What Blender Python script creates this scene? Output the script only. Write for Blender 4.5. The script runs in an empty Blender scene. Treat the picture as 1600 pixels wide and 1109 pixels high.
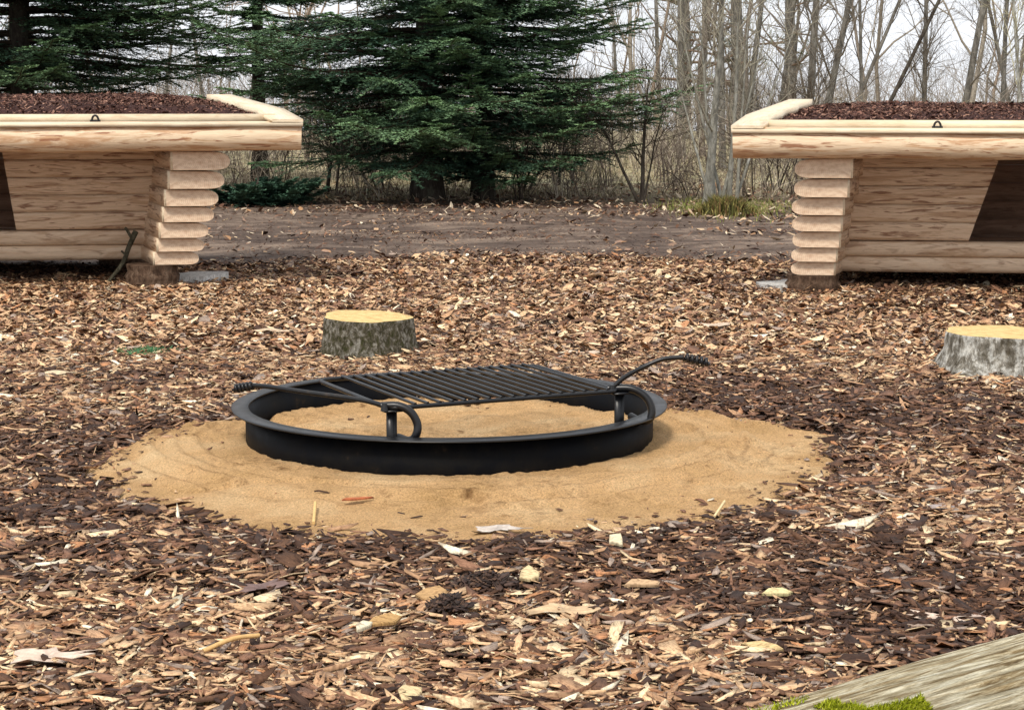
import bpy, bmesh, math, random
import numpy as np
from mathutils import Vector, Matrix

# ------------------------------------------------------------------ camera, sky, sun, exposure
SC = bpy.context.scene
C = bpy.context.scene.collection
R = math.radians
H, PITCH, F = 1.28, 7.9, 3050.0           # eye height, downward tilt, focal length in photo pixels (1600 wide)
cd = bpy.data.cameras.new('camera'); cam = bpy.data.objects.new('camera', cd); C.objects.link(cam)
cam.location = (0, 0, H); cam.rotation_euler = (R(90 - PITCH), 0, 0)
cd.sensor_width = 36; cd.lens = F / 1600 * 36; cd.clip_start = .05; cd.clip_end = 2000
SC.camera = cam

SUN_EL, SUN_AZ = 52, 200                  # azimuth: direction the light comes from, clockwise from +Y
w = bpy.data.worlds.new('World'); SC.world = w; w.use_nodes = True
nt = w.node_tree; nt.nodes.clear()
wo = nt.nodes.new('ShaderNodeOutputWorld'); bg = nt.nodes.new('ShaderNodeBackground')
sky = nt.nodes.new('ShaderNodeTexSky'); sky.sky_type = 'NISHITA'; sky.sun_disc = False
sky.sun_elevation = R(SUN_EL); sky.sun_rotation = R(SUN_AZ); sky.dust_density = 3; sky.air_density = 1.0
tc = nt.nodes.new('ShaderNodeTexCoord'); mp = nt.nodes.new('ShaderNodeMapping'); mp.inputs['Scale'].default_value = (1, 1, 3.5)
nz = nt.nodes.new('ShaderNodeTexNoise'); nz.inputs['Scale'].default_value = 4.2; nz.inputs['Detail'].default_value = 6
cr = nt.nodes.new('ShaderNodeValToRGB'); cr.color_ramp.elements[0].position = .36; cr.color_ramp.elements[1].position = .56
cr.color_ramp.elements[0].color = (.78, .78, .78, 1); cr.color_ramp.elements[1].color = (1, 1, 1, 1)
mx = nt.nodes.new('ShaderNodeMix'); mx.data_type = 'RGBA'
mx.inputs[7].default_value = (6.7, 6.9, 7.25, 1)   # overcast cloud, same units as the sky texture
L = nt.links.new
L(tc.outputs['Generated'], mp.inputs['Vector']); L(mp.outputs[0], nz.inputs['Vector']); L(nz.outputs['Fac'], cr.inputs[0])
L(cr.outputs[0], mx.inputs[0]); L(sky.outputs[0], mx.inputs[6]); L(mx.outputs[2], bg.inputs['Color'])
bg.inputs['Strength'].default_value = .1
L(bg.outputs[0], wo.inputs[0])
sd = bpy.data.lights.new('sun', 'SUN'); sd.energy = 2.15; sd.angle = R(11); sd.color = (1, .93, .83)
so = bpy.data.objects.new('sun', sd); C.objects.link(so)
dv = Vector((math.sin(R(SUN_AZ)) * math.cos(R(SUN_EL)), math.cos(R(SUN_AZ)) * math.cos(R(SUN_EL)), math.sin(R(SUN_EL))))
so.rotation_euler = (-dv).to_track_quat('-Z', 'Y').to_euler(); so.location = (0, 0, 30)
SC.view_settings.view_transform = 'Standard'; SC.view_settings.look = 'None'
SC.view_settings.exposure = 0.70; SC.view_settings.gamma = 1

# ------------------------------------------------------------------ helpers
rng = np.random.default_rng(7)
rnd = random.Random(5)

def ang(y): return R(PITCH) + math.atan((y - 554.5) / F)
def atd(x, y, D):
    """photo pixel at forward distance D -> world point"""
    a = ang(y); z = H - D * math.tan(a)
    depth = D * math.cos(R(PITCH)) + (H - z) * math.sin(R(PITCH))
    return np.array([(x - 800) / F * depth, D, z])
def atz(x, y, z=0.0):
    return atd(x, y, (H - z) / math.tan(ang(y)))

def _h(ix, iy, s):
    v = np.sin(ix * 127.1 + iy * 311.7 + s * 74.7) * 43758.5453
    return v - np.floor(v)
def vnoise(x, y, s=0):
    ix, iy = np.floor(x), np.floor(y); fx, fy = x - ix, y - iy
    fx = fx * fx * (3 - 2 * fx); fy = fy * fy * (3 - 2 * fy)
    return (_h(ix, iy, s) * (1 - fx) + _h(ix + 1, iy, s) * fx) * (1 - fy) + (_h(ix, iy + 1, s) * (1 - fx) + _h(ix + 1, iy + 1, s) * fx) * fy
def fbm(x, y, s=0, o=4):
    t = 0; a = .5
    for i in range(o):
        t = t + a * vnoise(x, y, s + i); x = x * 2.03; y = y * 2.03; a *= .5
    return t
def sstep(a, b, x):
    t = np.clip((x - a) / (b - a), 0, 1); return t * t * (3 - 2 * t)
def norm(v): return v / np.maximum(np.linalg.norm(v, axis=-1, keepdims=True), 1e-9)
def lin(c):
    c = np.asarray(c, float) / 255.
    return np.where(c < .04045, c / 12.92, ((c + .055) / 1.055) ** 2.4)

class MB:
    """collects arrays of vertices and faces for ONE mesh"""
    def __init__(s): s.v = []; s.f = []; s.c = []; s.g = []; s.m = []; s.n = 0
    def add(s, v, f, col=None, gc=None, mat=0):
        v = np.asarray(v, float).reshape(-1, 3); s.v.append(v)
        s.f.append(np.asarray(f, dtype=np.int64) + s.n); s.m.append(np.full(len(f), mat))
        s.c.append(np.broadcast_to(np.asarray(col if col is not None else (1, 1, 1), float), (len(v), 3)))
        s.g.append(v if gc is None else np.asarray(gc, float).reshape(-1, 3)); s.n += len(v)
    def build(s, name, mats, parent=None, loc=(0, 0, 0), smooth=False):
        V = np.concatenate(s.v) - np.asarray(loc if parent is None else tuple(parent.location))
        me = bpy.data.meshes.new(name)
        me.vertices.add(len(V)); me.vertices.foreach_set('co', V.astype(np.float32).ravel())
        sizes = np.concatenate([np.full(len(f), f.shape[1]) for f in s.f])
        idx = np.concatenate([f.ravel() for f in s.f])
        me.loops.add(len(idx)); me.loops.foreach_set('vertex_index', idx.astype(np.int32))
        me.polygons.add(len(sizes)); st = np.concatenate([[0], np.cumsum(sizes)[:-1]])
        me.polygons.foreach_set('loop_start', st.astype(np.int32))
        me.polygons.foreach_set('material_index', np.concatenate(s.m).astype(np.int32))
        if smooth: me.polygons.foreach_set('use_smooth', np.ones(len(sizes), bool))
        me.update(calc_edges=True)
        c = np.concatenate(s.c); a = me.attributes.new('Col', 'FLOAT_COLOR', 'POINT')
        a.data.foreach_set('color', np.concatenate([c, np.ones((len(c), 1))], 1).astype(np.float32).ravel())
        g = me.attributes.new('gc', 'FLOAT_VECTOR', 'POINT'); g.data.foreach_set('vector', np.concatenate(s.g).astype(np.float32).ravel())
        for m in (mats if isinstance(mats, (list, tuple)) else [mats]): me.materials.append(m)
        o = bpy.data.objects.new(name, me); C.objects.link(o)
        if parent is not None: o.parent = parent
        else: o.location = loc
        return o

def tag(o, label=None, cat=None, group=None, kind=None):
    if label: o['label'] = label
    if cat: o['category'] = cat
    if group: o['group'] = group
    if kind: o['kind'] = kind
    return o
def empty(name, loc, label, cat, group=None):
    o = bpy.data.objects.new(name, None); C.objects.link(o); o.location = tuple(float(a) for a in loc); o.empty_display_size = .2
    return tag(o, label, cat, group)

def tubes(P, Rr, n=4):
    """P (N,K,3), R (N,K) -> verts, quads, vectorised, tapering tubes"""
    P = np.asarray(P, float); Rr = np.asarray(Rr, float)
    N, K, _ = P.shape
    T = norm(np.gradient(P, axis=1))
    ref = np.where(np.abs(T[..., 2:3]) > .8, np.array([1., 0, 0]), np.array([0, 0, 1.]))
    ref = np.broadcast_to(ref[:, :1], T.shape)
    A = norm(np.cross(T, ref)); B = np.cross(T, A)
    th = np.arange(n) / n * 2 * np.pi
    V = P[:, :, None] + Rr[:, :, None, None] * (A[:, :, None] * np.cos(th)[:, None] + B[:, :, None] * np.sin(th)[:, None])
    i = np.arange(N)[:, None, None] * K * n + np.arange(K - 1)[None, :, None] * n
    j = np.arange(n); a = i + j; b = i + (j + 1) % n
    return V.reshape(-1, 3), np.stack([a, b, b + n, a + n], -1).reshape(-1, 4)
def tube(mb, pts, r, n=12, col=None, caps=True, mat=0, capmat=None, gc=False):
    """one tube with caps"""
    pts = np.asarray(pts, float); K = len(pts); r = np.broadcast_to(np.asarray(r, float), (K,))
    T = norm(np.gradient(pts, axis=0)); A = np.zeros_like(T)
    a = np.cross(T[0], [0, 0, 1.] if abs(T[0][2]) < .9 else [1., 0, 0]); a /= np.linalg.norm(a)
    for k in range(K):
        a = a - T[k] * a.dot(T[k]); a /= np.linalg.norm(a); A[k] = a
    B = np.cross(T, A); th = np.arange(n) / n * 2 * np.pi
    V = pts[:, None] + r[:, None, None] * (A[:, None] * np.cos(th)[:, None] + B[:, None] * np.sin(th)[:, None])
    i = np.arange(K - 1)[:, None] * n; j = np.arange(n)
    F4 = np.stack([i + j, i + (j + 1) % n, i + (j + 1) % n + n, i + j + n], -1).reshape(-1, 4)
    s = np.concatenate([[0], np.cumsum(np.linalg.norm(np.diff(pts, axis=0), axis=1))])
    G = np.stack([np.repeat(s, n), np.tile(np.cos(th), K) * np.repeat(r, n), np.tile(np.sin(th), K) * np.repeat(r, n)], -1)
    mb.add(V, F4, col, G, mat)
    if caps:
        for k, rev in ((0, True), (K - 1, False)):
            f = np.arange(n)[None, :]; mb.add(V[k], f[:, ::-1] if rev else f, col, G.reshape(K, n, 3)[k], mat if capmat is None else capmat)
def box(mb, o, u, v, w_, col=None, mat=0, g0=None):
    """parallelepiped from corner o with edge vectors u,v,w"""
    o, u, v, w_ = (np.asarray(a, float) for a in (o, u, v, w_))
    V = np.array([o + a * u + b * v + c * w_ for c in (0, 1) for b in (0, 1) for a in (0, 1)])
    F4 = [[0, 2, 3, 1], [4, 5, 7, 6], [0, 1, 5, 4], [2, 6, 7, 3], [0, 4, 6, 2], [1, 3, 7, 5]]
    if np.dot(np.cross(u, v), w_) < 0: F4 = [f[::-1] for f in F4]
    lu, lv, lw = (np.linalg.norm(a) for a in (u, v, w_)); g0 = np.zeros(3) if g0 is None else g0
    G = np.array([[a * lu, b * lv, c * lw] for c in (0, 1) for b in (0, 1) for a in (0, 1)]) + g0
    mb.add(V, F4, col, G, mat)
def grid(xs, ys, zf):
    X, Y = np.meshgrid(xs, ys); V = np.stack([X, Y, zf(X, Y)], -1).reshape(-1, 3)
    nx, ny = len(xs), len(ys); i = (np.arange(ny - 1)[:, None] * nx + np.arange(nx - 1)).ravel()
    return V, np.stack([i, i + 1, i + 1 + nx, i + nx], -1)

# ------------------------------------------------------------------ materials
def mat(name, base=(.5, .5, .5), rough=.8, attr=None, spec=.3, metal=0.0):
    m = bpy.data.materials.new(name); m.use_nodes = True; t = m.node_tree; b = t.nodes['Principled BSDF']
    b.inputs['Base Color'].default_value = (*base, 1); b.inputs['Roughness'].default_value = rough
    b.inputs['Specular IOR Level'].default_value = spec; b.inputs['Metallic'].default_value = metal
    return m, t, b
def node(t, k, **kw):
    n = t.nodes.new(k)
    for a, v in kw.items():
        if a in n.inputs: n.inputs[a].default_value = v
        else: setattr(n, a, v)
    return n
def attr(t, name): n = t.nodes.new('ShaderNodeAttribute'); n.attribute_name = name; return n
def noise(t, vec, scale, detail=5, rough=.6, dist=0):
    n = node(t, 'ShaderNodeTexNoise'); n.inputs['Scale'].default_value = scale; n.inputs['Detail'].default_value = detail
    n.inputs['Roughness'].default_value = rough; n.inputs['Distortion'].default_value = dist
    if vec is not None: t.links.new(vec, n.inputs['Vector'])
    return n
def mapping(t, vec, scale=(1, 1, 1), rot=(0, 0, 0), loc=(0, 0, 0)):
    n = node(t, 'ShaderNodeMapping'); n.inputs['Scale'].default_value = scale; n.inputs['Rotation'].default_value = rot; n.inputs['Location'].default_value = loc
    t.links.new(vec, n.inputs['Vector']); return n
def ramp(t, fac, stops):
    n = node(t, 'ShaderNodeValToRGB'); e = n.color_ramp.elements
    while len(e) < len(stops): e.new(.5)
    for k, (p, c) in enumerate(stops): e[k].position = p; e[k].color = (*c, 1) if len(c) == 3 else c
    t.links.new(fac, n.inputs[0]); return n
def mixc(t, fac, a, b, mode='MIX'):
    n = node(t, 'ShaderNodeMix'); n.data_type = 'RGBA'; n.blend_type = mode
    for s, k in ((fac, 0), (a, 6), (b, 7)):
        if isinstance(s, (int, float)): n.inputs[k].default_value = s
        elif isinstance(s, tuple): n.inputs[k].default_value = (*s, 1) if len(s) == 3 else s
        else: t.links.new(s, n.inputs[k])
    return n.outputs[2]
def bump(t, b, h, strength=.5, dist=.01):
    n = node(t, 'ShaderNodeBump'); n.inputs['Strength'].default_value = strength; n.inputs['Distance'].default_value = dist
    t.links.new(h, n.inputs['Height']); t.links.new(n.outputs[0], b.inputs['Normal'])

def m_attr(name, rough=.85, spec=.2, nscale=120, amp=.35, trans=0.0):
    m, t, b = mat(name, rough=rough, spec=spec)
    a = attr(t, 'Col'); n = noise(t, node(t, 'ShaderNodeTexCoord').outputs['Object'], nscale, 3)
    r = ramp(t, n.outputs['Fac'], [(.25, (1 - amp,) * 3), (.75, (1 + amp * .35,) * 3)])
    t.links.new(mixc(t, 1.0, a.outputs['Color'], r.outputs[0], 'MULTIPLY'), b.inputs['Base Color'])
    bump(t, b, n.outputs['Fac'], .25, .003)
    return m
def m_chip():
    m, t, b = mat('wood_chip', rough=.75, spec=.3)
    a = attr(t, 'Col'); g = attr(t, 'gc').outputs['Vector']
    n = noise(t, mapping(t, g, (45, 420, 1)).outputs[0], 1.0, 4, .7, .4); n2 = noise(t, mapping(t, g, (60, 90, 1)).outputs[0], 1.0, 3, .6)
    r = ramp(t, n.outputs['Fac'], [(.30, (.42, .38, .35)), (.5, (.95, .95, .95)), (.72, (1.3, 1.3, 1.28))]); r2 = ramp(t, n2.outputs['Fac'], [(.34, (.55, .5, .48)), (.5, (1, 1, 1))])
    c = mixc(t, 1.0, a.outputs['Color'], r.outputs[0], 'MULTIPLY'); t.links.new(mixc(t, 1.0, c, r2.outputs[0], 'MULTIPLY'), b.inputs['Base Color'])
    bump(t, b, n.outputs['Fac'], .5, .002); return m
M_chip = m_chip()
M_litter = m_attr('litter', .9, .15, 60, .3)
M_twig = m_attr('twig_bark', .9, .1, 25, .4)
M_needle = m_attr('needles', .6, .25, 30, .25)
M_grass = m_attr('grass_blade', .8, .15, 30, .25)
M_leaf = m_attr('dry_leaf', .7, .25, 90, .25)
M_moss = m_attr('moss', .95, .05, 90, .35)

def m_ground():
    m, t, b = mat('soil', rough=.95, spec=.1)
    oc = node(t, 'ShaderNodeTexCoord').outputs['Object']
    n1 = noise(t, oc, 1.3, 8, .7); n2 = noise(t, mapping(t, oc, (1, .8, 1)).outputs[0], 45, 5, .7)
    near = ramp(t, n2.outputs['Fac'], [(.3, (.03, .02, .015)), (.52, (.09, .06, .045)), (.75, (.22, .155, .115))])
    far = ramp(t, n1.outputs['Fac'], [(.34, (.16, .11, .08)), (.45, (.33, .28, .18)), (.58, (.48, .44, .27)), (.72, (.27, .30, .14))])
    sp = node(t, 'ShaderNodeSeparateXYZ'); t.links.new(oc, sp.inputs[0])
    mr = node(t, 'ShaderNodeMapRange'); mr.inputs[1].default_value = 21.0; mr.inputs[2].default_value = 25; t.links.new(sp.outputs['Y'], mr.inputs[0])
    t.links.new(mixc(t, mr.outputs[0], near.outputs[0], far.outputs[0]), b.inputs['Base Color'])
    bump(t, b, n2.outputs['Fac'], .8, .02); return m
def m_path():
    m, t, b = mat('track_earth', rough=.9, spec=.25)
    oc = node(t, 'ShaderNodeTexCoord').outputs['Object']
    n1 = noise(t, mapping(t, oc, (.7, 1.3, 1)).outputs[0], 1.5, 8, .72, .8); n2 = noise(t, mapping(t, oc, (1, 2.5, 1)).outputs[0], 22, 6, .75)
    c1 = ramp(t, n1.outputs['Fac'], [(.36, (.07, .048, .038)), (.5, (.155, .112, .088)), (.62, (.31, .235, .18))])
    c2 = ramp(t, n2.outputs['Fac'], [(.3, (.45, .42, .4)), (.52, (.95, .95, .95)), (.75, (1.7, 1.5, 1.3))])
    t.links.new(mixc(t, 1.0, c1.outputs[0], c2.outputs[0], 'MULTIPLY'), b.inputs['Base Color'])
    bump(t, b, n2.outputs['Fac'], .9, .03); return m
def m_sand():
    m, t, b = mat('sand_grain', rough=.95, spec=.1)
    oc = node(t, 'ShaderNodeTexCoord').outputs['Object']
    n1 = noise(t, oc, 3.0, 6, .6); n2 = noise(t, oc, 150, 6, .9); n3 = noise(t, oc, 60, 4, .7)
    c1 = ramp(t, n1.outputs['Fac'], [(.3, (.56, .345, .15)), (.5, (.69, .435, .21)), (.7, (.78, .55, .30))])
    c2 = ramp(t, n2.outputs['Fac'], [(.36, (.42, .36, .32)), (.5, (.96, .96, .96)), (.64, (1.3, 1.3, 1.32))])
    cs = mixc(t, 1.0, c1.outputs[0], c2.outputs[0], 'MULTIPLY'); t.links.new(mixc(t, 1.0, cs, attr(t, 'Col').outputs['Color'], 'MULTIPLY'), b.inputs['Base Color'])
    ad = node(t, 'ShaderNodeMath', operation='ADD'); t.links.new(n2.outputs['Fac'], ad.inputs[0]); t.links.new(n3.outputs['Fac'], ad.inputs[1])
    bump(t, b, ad.outputs[0], .9, .012); return m
def m_steel(name='black_painted_steel', spec=.42, r0=.28, r1=.46):
    m, t, b = mat(name, (.012, .012, .014), .38, spec=spec)
    oc = node(t, 'ShaderNodeTexCoord').outputs['Object']
    n = noise(t, oc, 9, 6, .7); n2 = noise(t, oc, 300, 2, .6)
    r = ramp(t, n.outputs['Fac'], [(.3, (r0,) * 3), (.7, (r1,) * 3)]); t.links.new(r.outputs[0], b.inputs['Roughness'])
    c = ramp(t, n.outputs['Fac'], [(.45, (.004, .0045, .006)), (.62, (.008, .0075, .007)), (.74, (.040, .026, .017))]); t.links.new(c.outputs[0], b.inputs['Base Color'])
    bump(t, b, n2.outputs['Fac'], .12, .001); return m
def m_wood(name, pale, mid, dark, knot=.6, streak=9.0, rough=.6):
    """peeled or sawn conifer wood; grain along gc.x"""
    m, t, b = mat(name, rough=rough, spec=.3)
    g = attr(t, 'gc').outputs['Vector']; oi = node(t, 'ShaderNodeObjectInfo')
    off = node(t, 'ShaderNodeVectorMath', operation='SCALE'); t.links.new(oi.outputs['Location'], off.inputs[0]); off.inputs['Scale'].default_value = 0
    cmb = node(t, 'ShaderNodeCombineXYZ'); ml = node(t, 'ShaderNodeMath', operation='MULTIPLY'); ml.inputs[1].default_value = 37
    t.links.new(oi.outputs['Random'], ml.inputs[0])
    for k in range(3): t.links.new(ml.outputs[0], cmb.inputs[k])
    ad = node(t, 'ShaderNodeVectorMath', operation='ADD'); t.links.new(g, ad.inputs[0]); t.links.new(cmb.outputs[0], ad.inputs[1]); g = ad.outputs[0]
    fine = noise(t, mapping(t, g, (3, 60, 60)).outputs[0], 3, 5, .7, .3)
    big = noise(t, mapping(t, g, (1.1, streak, streak)).outputs[0], 1.6, 6, .66, .9)
    kn = noise(t, mapping(t, g, (2.2, streak * 1.6, streak * 1.6)).outputs[0], 2.1, 4, .55, 1.2)
    c = ramp(t, big.outputs['Fac'], [(.40, mid), (.49, pale), (.58, pale), (.64, mid)])
    cf = ramp(t, fine.outputs['Fac'], [(.3, (.80, .76, .72)), (.6, (1.04, 1.03, 1.02))])
    c1 = mixc(t, 1.0, c.outputs[0], cf.outputs[0], 'MULTIPLY'); kth = .545 if name == 'peeled_plank' else .57
    kf = ramp(t, kn.outputs['Fac'], [(kth, (0, 0, 0)), (kth + .09, (knot,) * 3)])
    t.links.new(mixc(t, kf.outputs[0], c1, dark), b.inputs['Base Color'])
    bump(t, b, fine.outputs['Fac'], .25, .004); return m
def m_end(name='log_end', pale=(.75, .58, .42), dark=(.50, .33, .22)):
    m, t, b = mat(name, rough=.7, spec=.2)
    g = attr(t, 'gc').outputs['Vector']
    wv = node(t, 'ShaderNodeTexWave'); wv.wave_type = 'RINGS'; wv.rings_direction = 'X'; wv.inputs['Scale'].default_value = 26; wv.inputs['Distortion'].default_value = 2.2; wv.inputs['Detail'].default_value = 3
    t.links.new(mapping(t, g, (0, 1, 1)).outputs[0], wv.inputs['Vector'])
    n = noise(t, mapping(t, g, (8, 8, 8)).outputs[0], 3, 5)
    c = ramp(t, wv.outputs['Fac'], [(.1, tuple(np.array(pale) * .88)), (.6, pale)])
    c2 = ramp(t, n.outputs['Fac'], [(.4, (1, 1, 1)), (.75, tuple(np.array(dark) / np.array(pale)))])
    t.links.new(mixc(t, 1.0, c.outputs[0], c2.outputs[0], 'MULTIPLY'), b.inputs['Base Color']); return m
def m_bark(name, a, b_, c_, sc=(6, 6, 2), s2=30, bs=.7, thr=(.35, .52, .68)):
    m, t, b = mat(name, rough=.92, spec=.1)
    oc = node(t, 'ShaderNodeTexCoord').outputs['Object']
    n = noise(t, mapping(t, oc, sc).outputs[0], 3, 6, .7, .4); n2 = noise(t, mapping(t, oc, (1, 1, .35)).outputs[0], s2, 5, .75)
    c = ramp(t, n.outputs['Fac'], [(thr[0], a), (thr[1], b_), (thr[2], c_)])
    cf = ramp(t, n2.outputs['Fac'], [(.33, (.45, .45, .45)), (.6, (1.1, 1.1, 1.1))])
    t.links.new(mixc(t, 1.0, c.outputs[0], cf.outputs[0], 'MULTIPLY'), b.inputs['Base Color'])
    bump(t, b, n2.outputs['Fac'], bs, .02); return m
M_ground, M_path, M_sand, M_steel = m_ground(), m_path(), m_sand(), m_steel()
M_wall = m_wood('peeled_plank', (.72, .55, .39), (.55, .375, .24), (.22, .10, .055), .85, 13)
M_beam = m_wood('peeled_beam', (.73, .58, .41), (.53, .33, .19), (.28, .12, .06), .9, 11)
M_sawn = m_wood('sawn_board', (.76, .65, .48), (.66, .54, .38), (.5, .35, .2), .3, 5)
M_sill = m_wood('sill_log', (.74, .58, .42), (.60, .43, .29), (.24, .12, .06), .6, 7)
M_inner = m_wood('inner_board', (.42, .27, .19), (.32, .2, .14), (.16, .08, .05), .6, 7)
M_end = m_end(); M_cut = m_end('stump_cut', (.68, .50, .22), (.46, .28, .10))
M_stump = m_bark('stump_bark', (.07, .07, .03), (.16, .14, .10), (.42, .40, .34), (13, 13, 11), 110, 1.2, (.38, .50, .62))
M_stumplichen = m_bark('lichen_bark', (.10, .085, .06), (.26, .24, .20), (.62, .61, .56), (8, 8, 5), 60, 1.0, (.36, .48, .58))
M_foot = m_bark('foot_bark', (.05, .03, .02), (.12, .075, .05), (.2, .14, .1), (8, 8, 4), 50)
M_trunk = m_bark('tree_bark', (.085, .078, .068), (.17, .158, .138), (.28, .265, .24), (5, 5, 1.2), 16)
M_firbark = m_bark('fir_bark', (.04, .032, .026), (.075, .062, .05), (.11, .11, .08), (5, 5, 2), 22)
M_pale = m_bark('pale_bark', (.20, .19, .16), (.34, .33, .28), (.46, .46, .42), (6, 6, 2), 24)
M_oldlog = None
def m_oldlog():
    m, t, b = mat('weathered_log', rough=.9, spec=.1)
    g = attr(t, 'gc').outputs['Vector']
    n = noise(t, mapping(t, g, (2.2, 34, 34)).outputs[0], 2.4, 7, .7, .8); n2 = noise(t, mapping(t, g, (6, 90, 90)).outputs[0], 2, 4, .7)
    c = ramp(t, n.outputs['Fac'], [(.30, (.10, .065, .035)), (.42, (.30, .225, .12)), (.55, (.64, .58, .42)), (.68, (.82, .79, .66))])
    cf = ramp(t, n2.outputs['Fac'], [(.32, (.6, .56, .5)), (.6, (1.08, 1.08, 1.06))])
    t.links.new(mixc(t, 1.0, c.outputs[0], cf.outputs[0], 'MULTIPLY'), b.inputs['Base Color'])
    bump(t, b, n.outputs['Fac'], 1.0, .02); return m
M_oldlog = m_oldlog()
M_steelwall = m_steel('black_steel_wall', .06, .40, .62)
M_stone = m_bark('slab_stone', (.44, .43, .41), (.58, .57, .54), (.7, .69, .66), (5, 5, 5), 60, .3)

# ------------------------------------------------------------------ the ground, track and sand
SX, SY, SR = -.115, 6.58, 1.265             # sand patch
RX, RY, RR, RZ = -.225, 6.98, .735, .137   # fire ring: centre, wall radius, height of the rim
def gz(x, y):
    return (fbm(x * 1.3, y * 1.3, 3) - .47) * .05 * sstep(40, 20, y) + sstep(20.5, 24, y) * .04 * (fbm(x * .6, y * .6, 9) - .3) - .033 * np.maximum(0, y - 52) * sstep(52, 62, y)
def sand_edge(x, y):
    """<1 inside the sand patch; wobbly"""
    th = np.arctan2(y - SY, x - SX); r = np.hypot((x - SX) / 1.0, (y - SY) / .97)
    return r / SR + (fbm(2.2 * np.cos(th) + 7, 2.2 * np.sin(th) + 3, 4) - .47) * .30 + (fbm(x * 9, y * 9, 6) - .47) * .13
def sgn_geo(a, b, n): return np.geomspace(a, b, n)
xs = np.concatenate([-sgn_geo(6.2, 400, 26)[::-1], np.arange(-6, 6.01, .08), sgn_geo(6.2, 400, 26)])
ys = np.concatenate([[-60, -20, -6, -1, 1, 2], np.arange(2.6, 24, .1), sgn_geo(24.3, 900, 40)])
mb = MB(); mb.add(*grid(xs, ys, lambda x, y: gz(x, y) - .012 - .05 * (sand_edge(x, y) < .95)))
tag(mb.build('ground', M_ground, smooth=True), 'dark brown forest soil under the wood chips and grass', kind='structure')

# worn earth track across the clearing behind the chips
def edge0(x): return 14.35 + .35 * np.sin(x * .9 + 1) - .22 * x * (x > 0) - .25 * np.abs(x) * (x < 0) * .3 + .25 * (fbm(x * 2, x * 0, 8) - .5)
def edge1(x): return 20.7 + 2.4 * (fbm(x * .45, x * 0 + 3, 12) - .5) + .5 * (fbm(x * 3, x * 0 + 3, 13) - .5)
tx = np.arange(-14, 14.01, .12); tt = np.linspace(0, 1, 50); V = []
X, Tt = np.meshgrid(tx, tt); Y = edge0(X) * (1 - Tt) + edge1(X) * Tt
Z = gz(X, Y) + .004 + .05 * (fbm(X * 1.6, Y * 4, 5) - .5) * np.sin(np.pi * Tt) ** .5
i = (np.arange(49)[:, None] * len(tx) + np.arange(len(tx) - 1)).ravel()
mb = MB(); mb.add(np.stack([X, Y, Z], -1), np.stack([i, i + 1, i + 1 + len(tx), i + len(tx)], -1))
tag(mb.build('path', M_path, smooth=True), 'worn purplish brown earth track crossing the clearing', kind='structure')

def sand_z(x, y):
    r = np.hypot(x - RX, y - RY); e = sand_edge(x, y)
    z = .006 + .014 * sstep(1.15, 1.05, r) - .05 * sstep(.93, 1.1, e)
    z = z + .014 * (fbm(x * 4, y * 4, 21) - .5) + .012 * (fbm(x * 14, y * 14, 22) - .5) + (.004 + .014 * sstep(.42, .58, fbm(x * 2.6, y * 3.4, 24))) * (fbm(x * 42, y * 42, 23) - .5)
    rw = r + .10 * (fbm(x * 1.5, y * 1.5, 31) - .5)                       # raked ridges round the ring
    for r0, a in ((1.06, .020), (.90, .013), (1.16, .015), (.98, .010)):
        z = z + a * sstep(r0 - .012, r0, rw) * sstep(r0 + .12, r0, rw) * (fbm(x * 3, y * 3, 40) > .42)
    rough = sstep(.5, .62, fbm(x * 3.2, y * 3.2, 51)) * .020 * (fbm(x * 34, y * 34, 52) - .42)
    z = z + rough
    inside = r < .72
    return z + inside * (.010 + .03 * (fbm(x * 7, y * 7, 61) - .45) + .012 * sstep(.6, .7, r))
xs = np.arange(SX - 1.65, SX + 1.65, .011); ys = np.arange(SY - 1.65, SY + 1.65, .013)
Vs, Fs = grid(xs, ys, sand_z); x, y = Vs[:, 0], Vs[:, 1]; rs_ = np.hypot(x - RX, y - RY); rw = rs_ + .10 * (fbm(x * 1.5, y * 1.5, 31) - .5)
sand_dark = sum(a * np.exp(-((rw - r0 + .012 * (fbm(x * 12, y * 12, 33) - .5)) / .007) ** 2) * sstep(.40, .55, fbm(x * 5, y * 5, 34 + r0 * 10)) for r0, a in ((1.06, .55), (.90, .4), (1.16, .45), (.98, .4)))
sand_dark = sand_dark + .40 * sstep(.52, .64, fbm(x * 40, y * 55, 35)) * sstep(.40, .6, fbm(x * 2.6, y * 3.4, 24)) + .8 * sstep(.72, .76, fbm(x * 22, y * 22, 37, 3)) + .45 * sstep(.86, 1.0, sand_edge(x, y)) * sstep(.42, .6, fbm(x * 18, y * 18, 36))
sand_dark = np.clip(sand_dark, 0, .85)[:, None]; mb = MB(); mb.add(Vs, Fs, 1 - sand_dark * np.array([.62, .68, .72]))  # darker lines along the ridges, darker mottling, specks and outer edge
tag(mb.build('sand', M_sand, smooth=True), 'round patch of raked yellow sand under the fire ring', kind='structure')

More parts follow.
